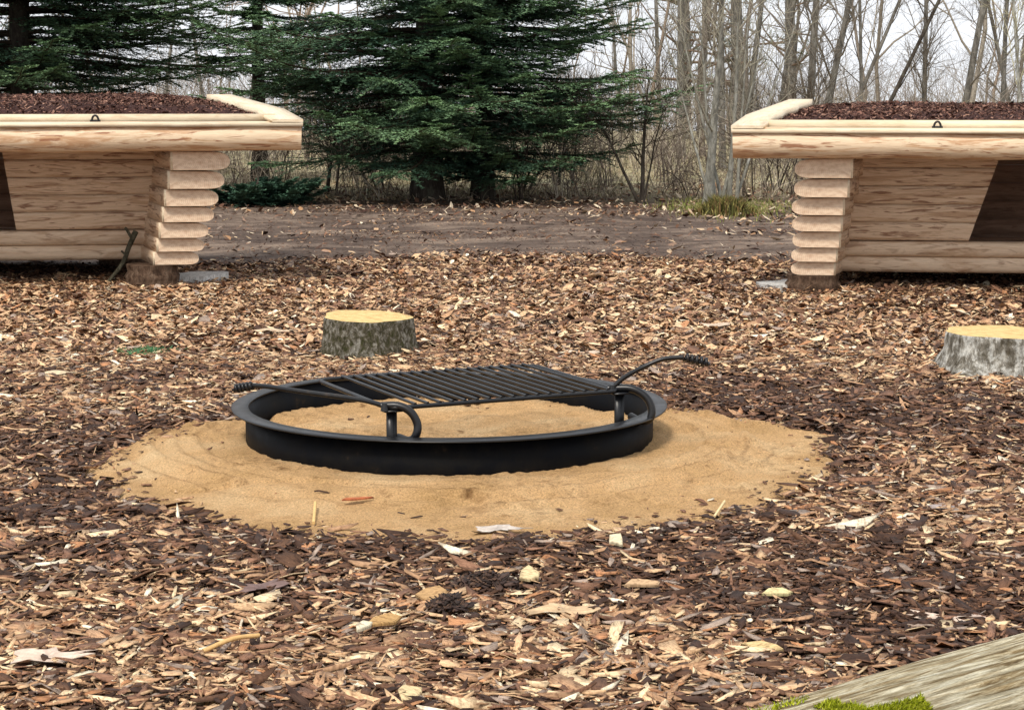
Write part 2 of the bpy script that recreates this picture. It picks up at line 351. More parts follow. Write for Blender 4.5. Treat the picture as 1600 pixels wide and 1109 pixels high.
# ------------------------------------------------------------------ wood chips
PAL = lin(np.array([[70, 49, 38], [104, 74, 54], [136, 100, 78], [180, 142, 108], [214, 178, 138], [234, 208, 168], [160, 142, 128], [186, 134, 94], [246, 234, 206]])) * 1.0
def chips(mb, x, y, z, dark, lmin=.014, lmax=.085, mean=.034, tilt=.22, wm=1.0, full=True, pal=None, lite=None, seed=1):
    r = np.random.default_rng(seed); N = len(x)
    l = np.clip(np.exp(r.normal(0, .5, N)) * mean * (.62 + .85 * fbm(x * 2.7, y * 2.7, 88, 3)), lmin, lmax) / 2
    wd = wm * l * np.clip(r.normal(.30, .17, N), .07, .75); th = np.clip(r.normal(.0022, .0008, N), .0008, .005) * (1 + l * 8)
    yaw = r.uniform(0, 2 * np.pi, N); tx_ = r.normal(0, tilt, N); ty_ = r.normal(0, tilt * .8, N)
    base = np.array([[-1, -.25], [-.55, -1], [.55, -1], [1, .15], [.5, 1], [-.6, 1]])
    P = base[None] * (1 + r.uniform(-.42, .30, (N, 6, 2)))
    px = P[..., 0] * l[:, None]; py = P[..., 1] * wd[:, None]
    curl = r.normal(0, 1.2, N)[:, None] * l[:, None]
    pz = curl * (P[..., 0] ** 2 - .5) * .12 + r.normal(0, .0006, (N, 6))
    def place(pz_):
        a, b = np.sin(tx_)[:, None], np.sin(ty_)[:, None]
        zz = pz_ + px * a + py * b; c, s = np.cos(yaw)[:, None], np.sin(yaw)[:, None]
        return np.stack([x[:, None] + px * c - py * s, y[:, None] + px * s + py * c, z[:, None] + zz], -1)
    u = r.uniform(0, 1, N); dk = dark
    probs_l = np.array([.09, .12, .17, .22, .19, .08, .06, .05, .025]); probs_d = np.array([.42, .27, .14, .06, .03, .01, .05, .015, .005])
    cl = np.cumsum(probs_l / probs_l.sum()); cdk = np.cumsum(probs_d / probs_d.sum())
    ci = np.where(r.uniform(0, 1, N) < dk, np.searchsorted(cdk, u), np.searchsorted(cl, u)).clip(0, 8)
    col = (PAL if pal is None else pal)[ci if pal is None else r.integers(0, len(pal), N)] * r.uniform(.75, 1.2, (N, 1))
    T = place(pz + th[:, None]); i = np.arange(N)[:, None]; GG = np.stack([px + r.uniform(0, 9, (N, 1)), py + r.uniform(0, 9, (N, 1)), 0 * px], -1)
    if full:
        Bv = place(pz); V = np.concatenate([T, Bv], 1); k = i * 12
        q = [[0, 1, 2, 3], [0, 3, 4, 5]] + [[a, a + 6, (a + 1) % 6 + 6, (a + 1) % 6] for a in range(6)]
        Fq = (k[:, :, None] + np.array(q)[None]).reshape(-1, 4)
        cc = np.repeat(col, 12, 0).reshape(N, 12, 3).copy(); cc[:, 6:] *= .8
        mb.add(V, Fq, cc.reshape(-1, 3), np.concatenate([GG, GG], 1))
    else:
        k = i * 6; Fq = (k[:, :, None] + np.array([[0, 1, 2, 3], [0, 3, 4, 5]])[None]).reshape(-1, 4)
        mb.add(T, Fq, np.repeat(col, 6, 0), GG)
BL = [(atz(150, 690), 1.0, .35, .9), (atz(60, 800), .6, .3, .5), (atz(500, 870), 1.0, .16, .75), (atz(1000, 850), .9, .12, .5), (atz(1380, 650), 1.1, .75, .6), (atz(1400, 900), .9, .5, .45), (atz(1250, 960), .6, .35, .65),
      (atz(700, 915), .35, .1, .8), (atz(200, 590), .8, .35, .5), (atz(1180, 640), .7, .6, .7), (atz(300, 800), .4, .18, .9), (atz(1120, 850), .4, .12, .7), (atz(1500, 470), 1.5, .6, .6),
      (atz(1450, 1020), .4, .3, .6), (atz(80, 425), 1.6, .5, .8), (atz(1500, 440), 1.6, .5, .8), (atz(1150, 590), .7, .4, .5)]
LB = [(atz(700, 480), 5, 2.2, .42), (atz(250, 1020), 1.2, .28, .8), (atz(800, 1010), .9, .22, .8), (atz(300, 530), 1.6, 1.0, .55), (atz(900, 500), 1.8, 1.3, .5), (atz(1400, 560), 1., .8, .3)]
def darkness(x, y):
    d = .27 + 1.35 * (fbm(x * 2.1, y * 2.1, 70, 3) - .44) + .6 * (fbm(x * 7, y * 7, 71, 2) - .37)
    for p, rx, ry, a in BL: d = d + a * np.exp(-((x - p[0]) / rx) ** 2 - ((y - p[1]) / ry) ** 2)
    for p, rx, ry, a in LB: d = d - a * np.exp(-((x - p[0]) / rx) ** 2 - ((y - p[1]) / ry) ** 2)
    return np.clip(d, 0, 1)
mbc = MB()
def field(y0, y1, dens, seed, spread=1.38, margin=.9, **kw):
    r = np.random.default_rng(seed); hw = lambda y: y * 800 / F * spread / 1.0 + margin * .5
    A = (hw(y0) + hw(y1)) * (y1 - y0); N = int(A * dens)
    y = np.sqrt(r.uniform(y0 ** 2, y1 ** 2, N)) if y0 > 0 else r.uniform(y0, y1, N); x = r.uniform(-1, 1, N) * hw(y)
    e = sand_edge(x, y) + r.normal(0, .035, N); k = (e > 1.0) & (y < edge0(x) + r.normal(0, .12, N))
    x, y = x[k], y[k]; dk = darkness(x, y); dk = np.clip(dk + .5 * np.exp(-((sand_edge(x, y) - 1) / .1) ** 2), 0, 1)
    z = gz(x, y) - .006 + r.uniform(0, 1, len(x)) ** 1.4 * .022 + .02 * (fbm(x * 6, y * 6, 77) - .45)
    chips(mbc, x, y, z, dk, seed=seed + 1, **kw)
field(3.45, 6.2, 4300, 11, mean=.036); field(3.45, 6.2, 1500, 17, mean=.052, lmax=.13, wm=.38, tilt=.16); field(3.45, 6.2, 2500, 12, mean=.013, lmin=.006, lmax=.02, full=False)
field(3.45, 6.2, 260, 19, mean=.058, lmax=.11, tilt=.14)
field(6.2, 9.2, 3600, 13, mean=.036); field(6.2, 9.2, 900, 18, mean=.055, lmax=.12, wm=.4, full=False); field(6.2, 9.2, 1500, 14, mean=.014, lmin=.006, lmax=.02, full=False)
field(9.2, 15.0, 2700, 15, mean=.040, full=False, tilt=.3)
# stray chips on the sand's rim
r = np.random.default_rng(21); x = r.uniform(SX - 1.5, SX + 1.5, 9000); y = r.uniform(SY - 1.5, SY + 1.5, 9000); e = sand_edge(x, y)
k = (e < 1.02) & (e > .6) & (r.uniform(0, 1, 9000) < 1.0 * sstep(.82, 1.02, e) + .010); x, y = x[k], y[k]
chips(mbc, x, y, sand_z(x, y) + .003, np.full(len(x), .75), mean=.018, lmin=.006, lmax=.05, tilt=.08, seed=22)
tag(mbc.build('wood_chips', M_chip), 'brown and tan wood chips covering the clearing around the sand', kind='stuff')

# crumbs of bark and soil trodden into the track, and chips spilling over its near edge
mbp = MB(); r = np.random.default_rng(35); N = 34000; y = r.uniform(13.6, 20.6, N); x = r.uniform(-1, 1, N) * y * .36; q = fbm(x * .7, y * 1.6, 83)
k = (r.uniform(0, 1, N) < .25 + 2.2 * sstep(.40, .6, q) * .4 + .8 * np.exp(-((y - edge0(x)) / .35) ** 2)) & (y > edge0(x) - .2); x, y = x[k], y[k]
chips(mbp, x, y, gz(x, y) + .012 + r.uniform(0, .012, len(x)), np.clip(.5 + .75 * fbm(x, y, 84), 0, 1), mean=.024, lmax=.07, full=False, tilt=.3, seed=36)
tag(mbp.build('trodden_chips', M_chip), 'small trodden bark crumbs lying on the earth track', kind='stuff')
# leaf litter on the track and under the trees
mb = MB(); r = np.random.default_rng(31); N = 26000
y = 13.9 + 11 * r.uniform(0, 1, N) ** .75; x = r.uniform(-1, 1, N) * (y * .37)
q = fbm(x * .9, y * .9, 81); dens = .05 + .9 * sstep(.45, .6, q) * .4 + .95 * sstep(18.2, 20.4, y) * (.4 + 1.2 * sstep(.4, .6, fbm(x * 1.4, y * 1.4, 82))) + .6 * sstep(1.2, 2.8, x) * sstep(16.2, 18, y)
k = (r.uniform(0, 1, N) < dens) & (y > edge0(x)); x, y = x[k], y[k]
lp = lin(np.array([[150, 122, 104], [196, 170, 140], [110, 80, 64], [70, 50, 44], [168, 130, 96], [214, 196, 170], [120, 104, 92]]))
chips(mb, x, y, gz(x, y) + .012 + r.uniform(0, .02, len(x)), np.full(len(x), .5), mean=.046, lmax=.10, full=False, tilt=.35, pal=lp, seed=32)
tag(mb.build('leaf_litter', M_litter), 'scattered dead leaves and bark bits along the earth track', kind='stuff')

# ------------------------------------------------------------------ fire ring with swivel grate
fp = empty('fire_pit', (RX, RY, 0), 'round black steel fire ring with a swivel grate, half sunk in yellow sand', 'fire pit')
def lathe(mb, prof, cx, cy, n=160):
    prof = np.asarray(prof, float); K = len(prof); th = np.arange(n) / n * 2 * np.pi
    V = np.stack([cx + prof[:, None, 0] * np.cos(th), cy + prof[:, None, 0] * np.sin(th), np.broadcast_to(prof[:, None, 1], (K, n))], -1)
    i = np.arange(K)[:, None] * n; j = np.arange(n)
    mb.add(V, np.stack([i + j, i + (j + 1) % n, (i + (j + 1) % n + n) % (K * n), (i + j + n) % (K * n)], -1).reshape(-1, 4))
mb = MB(); lathe(mb, [(RR, -.06), (RR, RZ - .004), (RR - .006, RZ - .004), (RR - .006, -.06)], RX, RY); mb.build('ring_wall', M_steelwall, fp)
mb = MB(); lathe(mb, [(RR - .012, RZ - .0035), (RR - .012, RZ + .001), (RR - .008, RZ + .004), (RR + .046, RZ + .0025), (RR + .050, RZ + .0005), (RR + .050, RZ - .0035), (RR + .047, RZ - .0045), (RR + .02, RZ - .004)], RX, RY)
rim = mb.build('rim', M_steel, fp, smooth=False)
GZ = .232
Fl = atz(612, 636, GZ); Fr = atz(968, 609, GZ); ex = (Fr - Fl) / np.linalg.norm(Fr - Fl); ey = np.array([-ex[1], ex[0], 0])
Wg = np.linalg.norm(Fr - Fl)
G = lambda a, b, z=0: Fl + ex * a + ey * b + np.array([0, 0, z])
mb = MB()
d0, d1 = -.02, .66
corner = lambda P, Q, Rr_, k=5: [(1 - t) ** 2 * np.asarray(P) + 2 * t * (1 - t) * np.asarray(Q) + t * t * np.asarray(Rr_) for t in np.linspace(0, 1, k)]
loop = []
for a, b, c in ((G(.03, d0), G(-.02, d0), G(-.02, .04)), (G(-.02, d1 - .05), G(-.02, d1), G(.03, d1)), (G(Wg - .06, d1), G(Wg - .01, d1), G(Wg - .01, d1 - .05)), (G(Wg - .01, .04), G(Wg - .01, d0), G(Wg - .05, d0))):
    loop += corner(a, b, c)
loop.append(loop[0]); tube(mb, loop, .0078, 10)
nb = 17
for k in range(nb):
    a = .075 + (Wg - .13) * k / (nb - 1); tube(mb, [G(a, d0 - .002, .008), G(a, d1 - .002, .008)], .0056, 8)
mb.build('grate', M_steel, fp, smooth=True)
for P, bx_ in ((Fl, 0), (Fr, 1)):
    mb = MB(); fz = .02
    o = P + np.array([0, 0, -GZ + fz]) - ex * .018 - ey * .006
    box(mb, o, ex * .034, ey * .010, (0, 0, GZ - fz - .01)); box(mb, P + np.array([0, 0, -.014]) - ex * .03 - ey * .022, ex * .06, ey * .04, (0, 0, .006))
    mb.build('post', M_steel, fp)
def spline(P, n=8):
    P = np.asarray(P, float); Q = np.vstack([2 * P[0] - P[1], P, 2 * P[-1] - P[-2]]); out = []
    for i in range(1, len(Q) - 2):
        for t in np.arange(n) / n:
            a, b, c, d = Q[i - 1:i + 3]; out.append(.5 * (2 * b + (c - a) * t + (2 * a - 5 * b + 4 * c - d) * t * t + (3 * b - a - 3 * c + d) * t ** 3))
    return np.array(out + [P[-1]])
# hooks that loop from the grate over the rim
hl = spline([atd(596, 634, Fl[1]), atd(622, 634, Fl[1] - .005), atd(641, 643, Fl[1] - .01), atd(652, 662, Fl[1] - .015), atd(650, 680, Fl[1] - .02), atd(639, 688, Fl[1]), atd(622, 683, Fl[1] + .04)])
mb = MB(); tube(mb, hl, .0135, 14); mb.build('bracket', M_steel, fp, smooth=True)
hr = spline([atd(950, 607, Fr[1] + .02), atd(985, 607, Fr[1] + .01), atd(1008, 619, Fr[1]), atd(1018, 638, Fr[1] - .01), atd(1015, 655, Fr[1] - .015), atd(1000, 657, Fr[1]), atd(985, 650, Fr[1] + .04)])
mb = MB(); tube(mb, hr, .0135, 14); mb.build('bracket', M_steel, fp, smooth=True)
def handle(pts, axis_end):
    mb = MB(); p = spline(pts); tube(mb, p, .0084, 12); h = mb.build('handle', M_steel, fp, smooth=True)
    mb = MB(); A = np.asarray(pts[-1], float); Bv = np.asarray(axis_end, float); T = (Bv - A); Ln = np.linalg.norm(T); T /= Ln
    u = norm(np.cross(T, [0, 0, 1.])); v = np.cross(T, u); n = 90; t = np.linspace(0, 1, n)
    rr = .0105 * np.minimum(1, .55 + np.minimum(t, 1 - t) * 5)
    q = A + T * (t * Ln)[:, None] + (u * np.cos(t * 2 * np.pi * 5.5)[:, None] + v * np.sin(t * 2 * np.pi * 5.5)[:, None]) * rr[:, None]
    tube(mb, q, .0062, 8); g = mb.build('grip', M_steel, fp, smooth=True); g.parent = h
    return h
handle([G(-.02, .03, .004), atd(560, 624, Fl[1] + .08), atd(480, 613, Fl[1] + .20), atd(420, 604, Fl[1] + .30), atd(396, 602, Fl[1] + .34)], atd(366, 607, Fl[1] + .38))
handle([G(Wg - .02, .02, .004), atd(975, 590, Fr[1] + .01), atd(1006, 573, Fr[1]), atd(1036, 561, Fr[1]), atd(1068, 558, Fr[1] - .02)], atd(1108, 567, Fr[1] - .04))
mb = MB(); tube(mb, [G(-.03, -.012, -.008), G(-.03, -.012, .018)], [.014, .008], 10); mb.build('pivot', M_steel, fp)
mb = MB(); tube(mb, [G(Wg - .03, 0, -.008), G(Wg - .03, 0, .02)], [.014, .008], 10); mb.build('pivot', M_steel, fp)

# ------------------------------------------------------------------ stumps
def stump(name, c, r0, h, label, tilt, seed, cut, flare=.16, cat='tree stump'):
    t = empty(name, c, label, cat, 'sawn tree stumps used as seats' if cat == 'tree stump' else None); n = 72; th = np.arange(n) / n * 2 * np.pi
    prof = 1 + .05 * np.sin(3 * th + seed) + .035 * np.sin(5 * th + seed * 2) + .025 * np.sin(9 * th + seed)
    mb = MB(); K = 26; V = []
    for k in range(K):
        f = k / (K - 1); rr = r0 * prof * (1 + flare * (1 - f) ** 2.2 * (1 + .5 * np.sin(4 * th + seed)))
        rr = rr * (1 + .03 * (fbm(th * 14, np.full(n, f * 9.), seed + 8) - .5) + .045 * (fbm(th * 9, np.full(n, f * 6.), seed) - .5) + .03 * (fbm(th * 26 , np.full(n, f * 3.), seed + 3) - .5))
        if k == K - 1: rr = rr * .985
        x_, y_ = c[0] + rr * np.cos(th), c[1] + rr * np.sin(th)
        V.append(np.stack([x_, y_, -.02 + f * (h + .02) + f * (tilt[0] * (x_ - c[0]) + tilt[1] * (y_ - c[1]))], -1))
    i = np.arange(K - 1)[:, None] * n; j = np.arange(n); V = np.array(V)
    mb.add(V, np.stack([i + j, i + (j + 1) % n, i + (j + 1) % n + n, i + j + n], -1).reshape(-1, 4))
    mb.build('bark', M_stump if seed == 1 else M_stumplichen, t, smooth=True)
    mb = MB(); top = V[-1]; rings = [top * .97 + .03 * top.mean(0)] + [top * (1 - s) + top.mean(0) * s for s in (.3, .6, .9)]
    rings = np.array([top] + rings); rings[1:, :, 2] += .002 + .004 * (fbm(rings[1:, :, 0] * 40, rings[1:, :, 1] * 40, 5) - .5)
    i = np.arange(4)[:, None] * n
    g = np.stack([np.zeros(rings.shape[:2]), rings[..., 0] - c[0], rings[..., 1] - c[1]], -1)
    mb.add(rings, np.stack([i + j, i + (j + 1) % n, i + (j + 1) % n + n, i + j + n], -1).reshape(-1, 4), gc=g)
    mb.add(rings[-1], np.arange(n)[None], gc=g[-1]); mb.build('cut_face', cut if cut is not M_foot else M_end, t)
    return t
p = atz(568, 560); stump('tree_stump', (p[0], p[1] + .19, 0), .212, .178, 'sawn tree stump with yellow cut top and mossy grey bark, standing behind the fire ring', (-.03, .02), 1, M_cut, .10)
p = atz(1570, 590); stump('tree_stump', (p[0] + .03, p[1] + .22, 0),   .245, .175, 'sawn stump with white lichen bark, cut off by the right edge below the right shelter', (-.02, .0), 4, M_cut, .28)

# ------------------------------------------------------------------ log shelters
def shelter(s, O, yaw, zb, side, rec, stack_u, stack_w, open_u, label, hook_x, W=4.5, lean=.30):
    """s=+1 right, -1 left. u runs along the front away from the photo's middle, v to the back"""
    cu, su = math.cos(R(yaw)), math.sin(R(yaw)); U = np.array([s * cu, -su, 0]); Vv = np.array([s * su, cu, 0]); Zz = np.array([0, 0, 1.])
    t = empty('log_shelter', (O[0], O[1], 0), label, 'shelter', 'log shelters with bark roofs')
    O = np.array([O[0], O[1], 0.]); Q = lambda u, v, z: O + U * u + Vv * v + Zz * z
    tf = math.tan(R(side))           # side flare (per v), relative to the front normal: walls and roof open outward
    r = np.random.default_rng(5 + s); zt = zb + .735
    hs = np.array([21, 22, 25, 25, 27, 29, 30.]); hs = hs / hs.sum() * (zt - zb)
    SL = 2.0; zc = zb
    # tapering D-shaped logs of the two side walls
    for endw in (0, 1):
        zc = zb
        for k in range(7):
            f = (zc - zb + hs[k] / 2) / (zt - zb); h = hs[k]
            u_out = stack_u[0] + (stack_u[1] - stack_u[0]) * f; wd = stack_w[0] + (stack_w[1] - stack_w[0]) * f
            v0 = .30 - lean * f + r.uniform(-.006, .006)
            # section: flat inner side, flat bottom, rounded outer side
            sec = [(wd, 0.0), (wd, h * .955)] ; m_ = 12
            for a in np.linspace(90, 270, m_):
                ca, sa = math.cos(R(a)), math.sin(R(a)); sec.append((h * .85 - h * .85 * abs(ca) ** .8, h * .44 + h * (.48 if a < 180 else .44) * math.copysign(abs(sa) ** .85, sa)))
            sec[2:] = [(q_[0], max(.0, q_[1])) for q_ in sec[2:]]
            sec = np.array(sec); sec[:, 0] += r.uniform(-.008, .008)
            n = len(sec); mb = MB(); Vt = []; Gt = []
            cen = sec.mean(0); stations = [(0, .955), (.011, 1), (.5, 1), (1, 1), (1.5, 1), (SL - v0, 1)]
            for (vs, sc_) in stations:
                for a, b in (sec - cen) * sc_ + cen:
                    uu = u_out + a + tf * (v0 + vs)
                    if endw: uu = W - (u_out + a) - tf * (v0 + vs) * -1
                    Vt.append(Q(uu, v0 + vs, zc + b)); Gt.append((vs, a * 1.0, b))
            i = np.arange(len(stations) - 1)[:, None] * n; j = np.arange(n)
            F4 = np.stack([i + j, i + (j + 1) % n, i + (j + 1) % n + n, i + j + n], -1).reshape(-1, 4)
            mb.add(Vt, F4[n:], gc=Gt, mat=0); mb.add(Vt, F4[:n], gc=Gt, mat=2)  # chamfer strip in the paler wood: edge highlight put into the colour
            Gc = np.array(Gt[:n]); Gc = np.stack([Gc[:, 0], (Gc[:, 1] - wd * .9) , (Gc[:, 2] - h * .3) * 2.0], -1)
            mb.add(Vt[:n], np.arange(n)[None], gc=Gc, mat=1)
            mb.add(Vt[-n:], np.arange(n)[None], gc=Gc, mat=1)
            o = mb.build('wall_log', [M_wall if k else M_sill, M_end, M_sawn], t)
            bmx = bmesh.new(); bmx.from_mesh(o.data); bmesh.ops.recalc_face_normals(bmx, faces=bmx.faces); bmx.to_mesh(o.data); bmx.free()
            zc += h
    # front wall, set back and leaning forward at the top: planks left and right of a doorway wider at its foot
    iu = lambda f, v: stack_u[0] + (stack_u[1] - stack_u[0]) * f + stack_w[0] + (stack_w[1] - stack_w[0]) * f + tf * v
    zs = zb + .20; rows = 5; ph = (zt + .04 - zs) / rows
    def vf(z): return rec - lean * .55 * (z - zb) / (zt - zb)
    def plank(ua0, ua1, ub0, ub1, z0, z1, name, m, thick=.09, bul=.0035, parent=t):
        mb = MB(); K = 7; tt_ = np.linspace(0, 1, K); Vt = []; Gt = []
        for q_ in tt_:
            z = z0 + (z1 - z0) * q_; b = bul * (1 - (2 * q_ - 1) ** 4)
            for e_, (a0, a1) in enumerate(((ua0, ua1), (ub0, ub1))):
                u = a0 + (a1 - a0) * q_; Vt.append(Q(u, vf(z) - b, z)); Gt.append((u, q_ * (z1 - z0), 0))
        for q_ in tt_[::-1][[0, -1]]:
            z = z0 + (z1 - z0) * q_
            for (a0, a1) in ((ua0, ua1), (ub0, ub1)):
                u = a0 + (a1 - a0) * q_; Vt.append(Q(u, vf(z) + thick, z)); Gt.append((u, q_ * (z1 - z0), thick))
        n2 = K + 2; F4 = [[2 * a, 2 * a + 1, 2 * ((a + 1) % n2) + 1, 2 * ((a + 1) % n2)] for a in range(n2)]
        mb.add(Vt, F4, gc=Gt); side0 = [2 * a for a in range(n2)]; mb.add(np.array(Vt)[side0], np.arange(n2)[None], gc=np.array(Gt)[side0], mat=1); mb.add(np.array(Vt)[np.array(side0) + 1], np.arange(n2)[None], gc=np.array(Gt)[np.array(side0) + 1], mat=1)
        o = mb.build(name, [m, M_sawn], parent)
        bmx = bmesh.new(); bmx.from_mesh(o.data); bmesh.ops.recalc_face_normals(bmx, faces=bmx.faces); bmx.to_mesh(o.data); bmx.free()
        return o
    for k in range(rows):
        z0 = zs + ph * k; z1 = z0 + ph - .0025; f0, f1 = (z0 - zs) / (zt - zs), (z1 - zs) / (zt - zs)
        ed = lambda f: open_u[0] + (open_u[1] - open_u[0]) * f
        plank(iu(f0, vf(z0)) - .06, iu(f1, vf(z1)) - .06, ed(f0), ed(f1), z0, z1, 'front_plank', M_wall)
        plank(W - ed(f0), W - ed(f1), W - iu(f0, -vf(z0)) + .06, W - iu(f1, -vf(z1)) + .06, z0, z1, 'front_plank', M_wall)
    for k in range(2):
        z0 = zb + .10 * k - .005; plank(iu(0, vf(z0)) - .05, iu(0, vf(z0)) - .05, W - iu(0, -vf(z0)) + .05, W - iu(0, -vf(z0)) + .05, z0, z0 + .096, 'sill_log', M_sill, .12, .022)
    # floor, back wall
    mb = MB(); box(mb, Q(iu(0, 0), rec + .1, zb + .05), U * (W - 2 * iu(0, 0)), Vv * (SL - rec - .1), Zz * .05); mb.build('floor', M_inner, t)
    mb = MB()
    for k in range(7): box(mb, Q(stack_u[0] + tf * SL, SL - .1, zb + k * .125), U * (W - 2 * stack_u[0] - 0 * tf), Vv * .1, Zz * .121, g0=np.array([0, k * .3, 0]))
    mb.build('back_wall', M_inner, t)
    # roof: log beam under the front edge, sawn edge boards, bark mulch
    slope = math.tan(R(2.5)); br = .089; bz = zt + br - .004
    mb = MB(); nn = 40; us = np.linspace(0, W, nn)
    pts = [Q(u, -.02, bz + .004 * math.sin(u * 3) + .003 * math.sin(u * 7.1)) for u in us]
    tube(mb, pts, [br * (1 + .03 * math.sin(u * 2.3 + s) + .02 * math.sin(u * 6)) * (.975 if k in (0, nn - 1) else 1) for k, u in enumerate(us)], 28, capmat=1)
    mb.build('roof_beam', [M_beam, M_sawn], t, smooth=True)
    DR = 1.95; za = bz + br - .024
    zr = lambda v: za + slope * (v + .1)
    mb = MB(); box(mb, Q(-.01, -.115, zr(-.115)), U * (W + .02), Vv * .20 + Zz * slope * .20, Zz * .022); mb.build('edge_board', M_sawn, t)
    mb = MB(); box(mb, Q(.16, .088, zr(.088) + .004), U * (W - .32), Vv * .028, Zz * .062); mb.build('upright_board', M_sawn, t)
    sdir = Vv * 1 + U * tf; odir = Vv * 1 - U * tf * -1
    for e_, (u0, uw) in enumerate(((-.012, .19), (W - .178, .19))):
        mb = MB(); K = 14; Vt = []; Gt = []
        for k in range(K):
            v = -.112 + (DR + .11) * k / (K - 1); wob = .012 * math.sin(k * 1.7 + s) if 0 < k else 0
            taper = 1 - .12 * k / (K - 1)
            for a, b in ((0, 0), (uw * taper + wob, 0), (uw * taper + wob, .05), (0, .05)):
                Vt.append(Q(u0 + a + tf * (v + .112), v, zr(v) + .027 + b * (.35 + .65 * min(1, k / 3)) + .02 * (k / K) )); Gt.append((v, a, b))
        i = np.arange(K - 1)[:, None] * 4; j = np.arange(4)
        mb.add(Vt, np.stack([i + j, i + (j + 1) % 4, i + (j + 1) % 4 + 4, i + j + 4], -1).reshape(-1, 4), gc=Gt)
        mb.add(Vt[:4], [[0, 1, 2, 3]], gc=Gt[:4]); mb.add(Vt[-4:], [[0, 1, 2, 3]], gc=Gt[-4:])
        o = mb.build('side_board', M_sawn, t); bmx = bmesh.new(); bmx.from_mesh(o.data); bmesh.ops.recalc_face_normals(bmx, faces=bmx.faces); bmx.to_mesh(o.data); bmx.free()
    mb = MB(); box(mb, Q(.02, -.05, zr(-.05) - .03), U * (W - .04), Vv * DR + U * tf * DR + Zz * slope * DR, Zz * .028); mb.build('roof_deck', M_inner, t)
    # mulch: bumpy sheet plus loose bark pieces
    mb = MB(); nu, nv = 150, 26; uu, v2 = np.meshgrid(np.linspace(.14, W - .14, nu), np.linspace(.112, DR - .06, nv))
    mz = lambda u, v: zr(v) + .045 + (.030 if s > 0 else .055) * sstep(.1, .5, v) * sstep(0.1, .6, u) + .03 * (fbm(u * 3, v * 3, 3) - .5) + .018 * (fbm(u * 14, v * 14, 5) - .5)
    ZZ = mz(uu, v2); Pw = O + U * (uu + tf * v2)[..., None] + Vv * v2[..., None] + Zz * ZZ[..., None]
    i = (np.arange(nv - 1)[:, None] * nu + np.arange(nu - 1)).ravel(); Fq = np.stack([i, i + 1, i + 1 + nu, i + nu], -1)
    mb.add(Pw, Fq if s > 0 else Fq[:, ::-1], lin((62, 40, 36)))
    N = 30000; a = r.uniform(.14, W - .14, N); b = r.uniform(.11, DR - .06, N); pw = O + U * (a + tf * b)[:, None] + Vv * b[:, None]
    mp_ = lin(np.array([[104, 72, 62], [78, 54, 48], [130, 94, 80], [60, 42, 38], [160, 124, 106], [96, 68, 58]]))
    chips(mb, pw[:, 0], pw[:, 1], mz(a, b) + .004, np.full(N, .5), mean=.017, lmin=.008, lmax=.045, tilt=.4, full=False, pal=mp_, seed=9)
    mb.build('bark_mulch', M_litter, t)
    # black eye hook on the edge board
    mb = MB(); hu = hook_x; th = np.linspace(0, np.pi, 14); P0 = Q(hu, .052, zr(.05) + .024)
    tube(mb, [P0 + U * (.020 * math.cos(a)) + Zz * (.032 * math.sin(a) + .004) for a in th], .0068, 8)
    tube(mb, [P0 - U * .032 + Zz * .004, P0 + U * .032 + Zz * .004], .006, 8); mb.build('hook', M_steel, t, smooth=True)
    # log feet
    feet = []
    for (fu, fv) in ((stack_u[0] + (.20 if s > 0 else .36), .40), (W - stack_u[0] - .16, .42), (stack_u[0] + .3 + tf * 1.5, 1.75), (W - stack_u[0] - .3, 1.75), (W / 2, 1.2)):
        c = Q(fu, fv, 0); mb = MB(); K = 8
        tube(mb, [c + Zz * (-.03 + (zb + .028) * k / (K - 1)) for k in range(K)], [.16 * (1.12 - .12 * k / (K - 1)) * (1 + .05 * math.sin(k * 2.1)) for k in range(K)], 22)
        mb.build('foot', M_foot, t, smooth=True)
    return t, Q
sr, QR = shelter(+1, (1.33, 11.83), 6.5, .105, 11, .62, (.312, .365), (.27, .355), (1.48, 1.64), 'pale log shelter at the right edge, its bark roof over a dark doorway', (atd(1468, 187, 11.7)[0] - 1.33))
sl, QL = shelter(-1, (-1.315, 12.25), 7.0, .135, 13, .78, (.60, .415), (.285, .375), (1.85, 1.91), 'pale log shelter on the left with a forked stick leaning on it', (-atd(145, 172, 12.1)[0] - 1.315))

def slab(p, w_, d, label):
    n = 18; th = np.arange(n) / n * 2 * np.pi; rr = 1 + .16 * np.sin(2 * th + 1) + .10 * np.sin(5 * th) + .06 * np.sin(7 * th + 2); mb = MB()
    top = np.stack([p[0] + w_ * rr * np.cos(th), p[1] + d * rr * np.sin(th), np.full(n, .040) + .008 * np.cos(th)], -1); bot = top * [1, 1, 0] + [0, 0, -.03]
    j = np.arange(n); mb.add(np.concatenate([top, bot]), np.stack([j, (j + 1) % n, (j + 1) % n + n, j + n], -1)[:, ::-1]); mb.add(top * [1, 1, 1] , j[None])
    tag(mb.build('stone_slab', M_stone, loc=(float(p[0]), float(p[1]), 0)), label, 'stone', 'stone slabs under the shelter corners')
slab(atz(298, 438), .21, .22, 'flat pale stone slab under the corner foot of the left shelter')
slab(atz(1238, 450), .20, .2, 'flat grey stone slab under the corner foot of the right shelter')
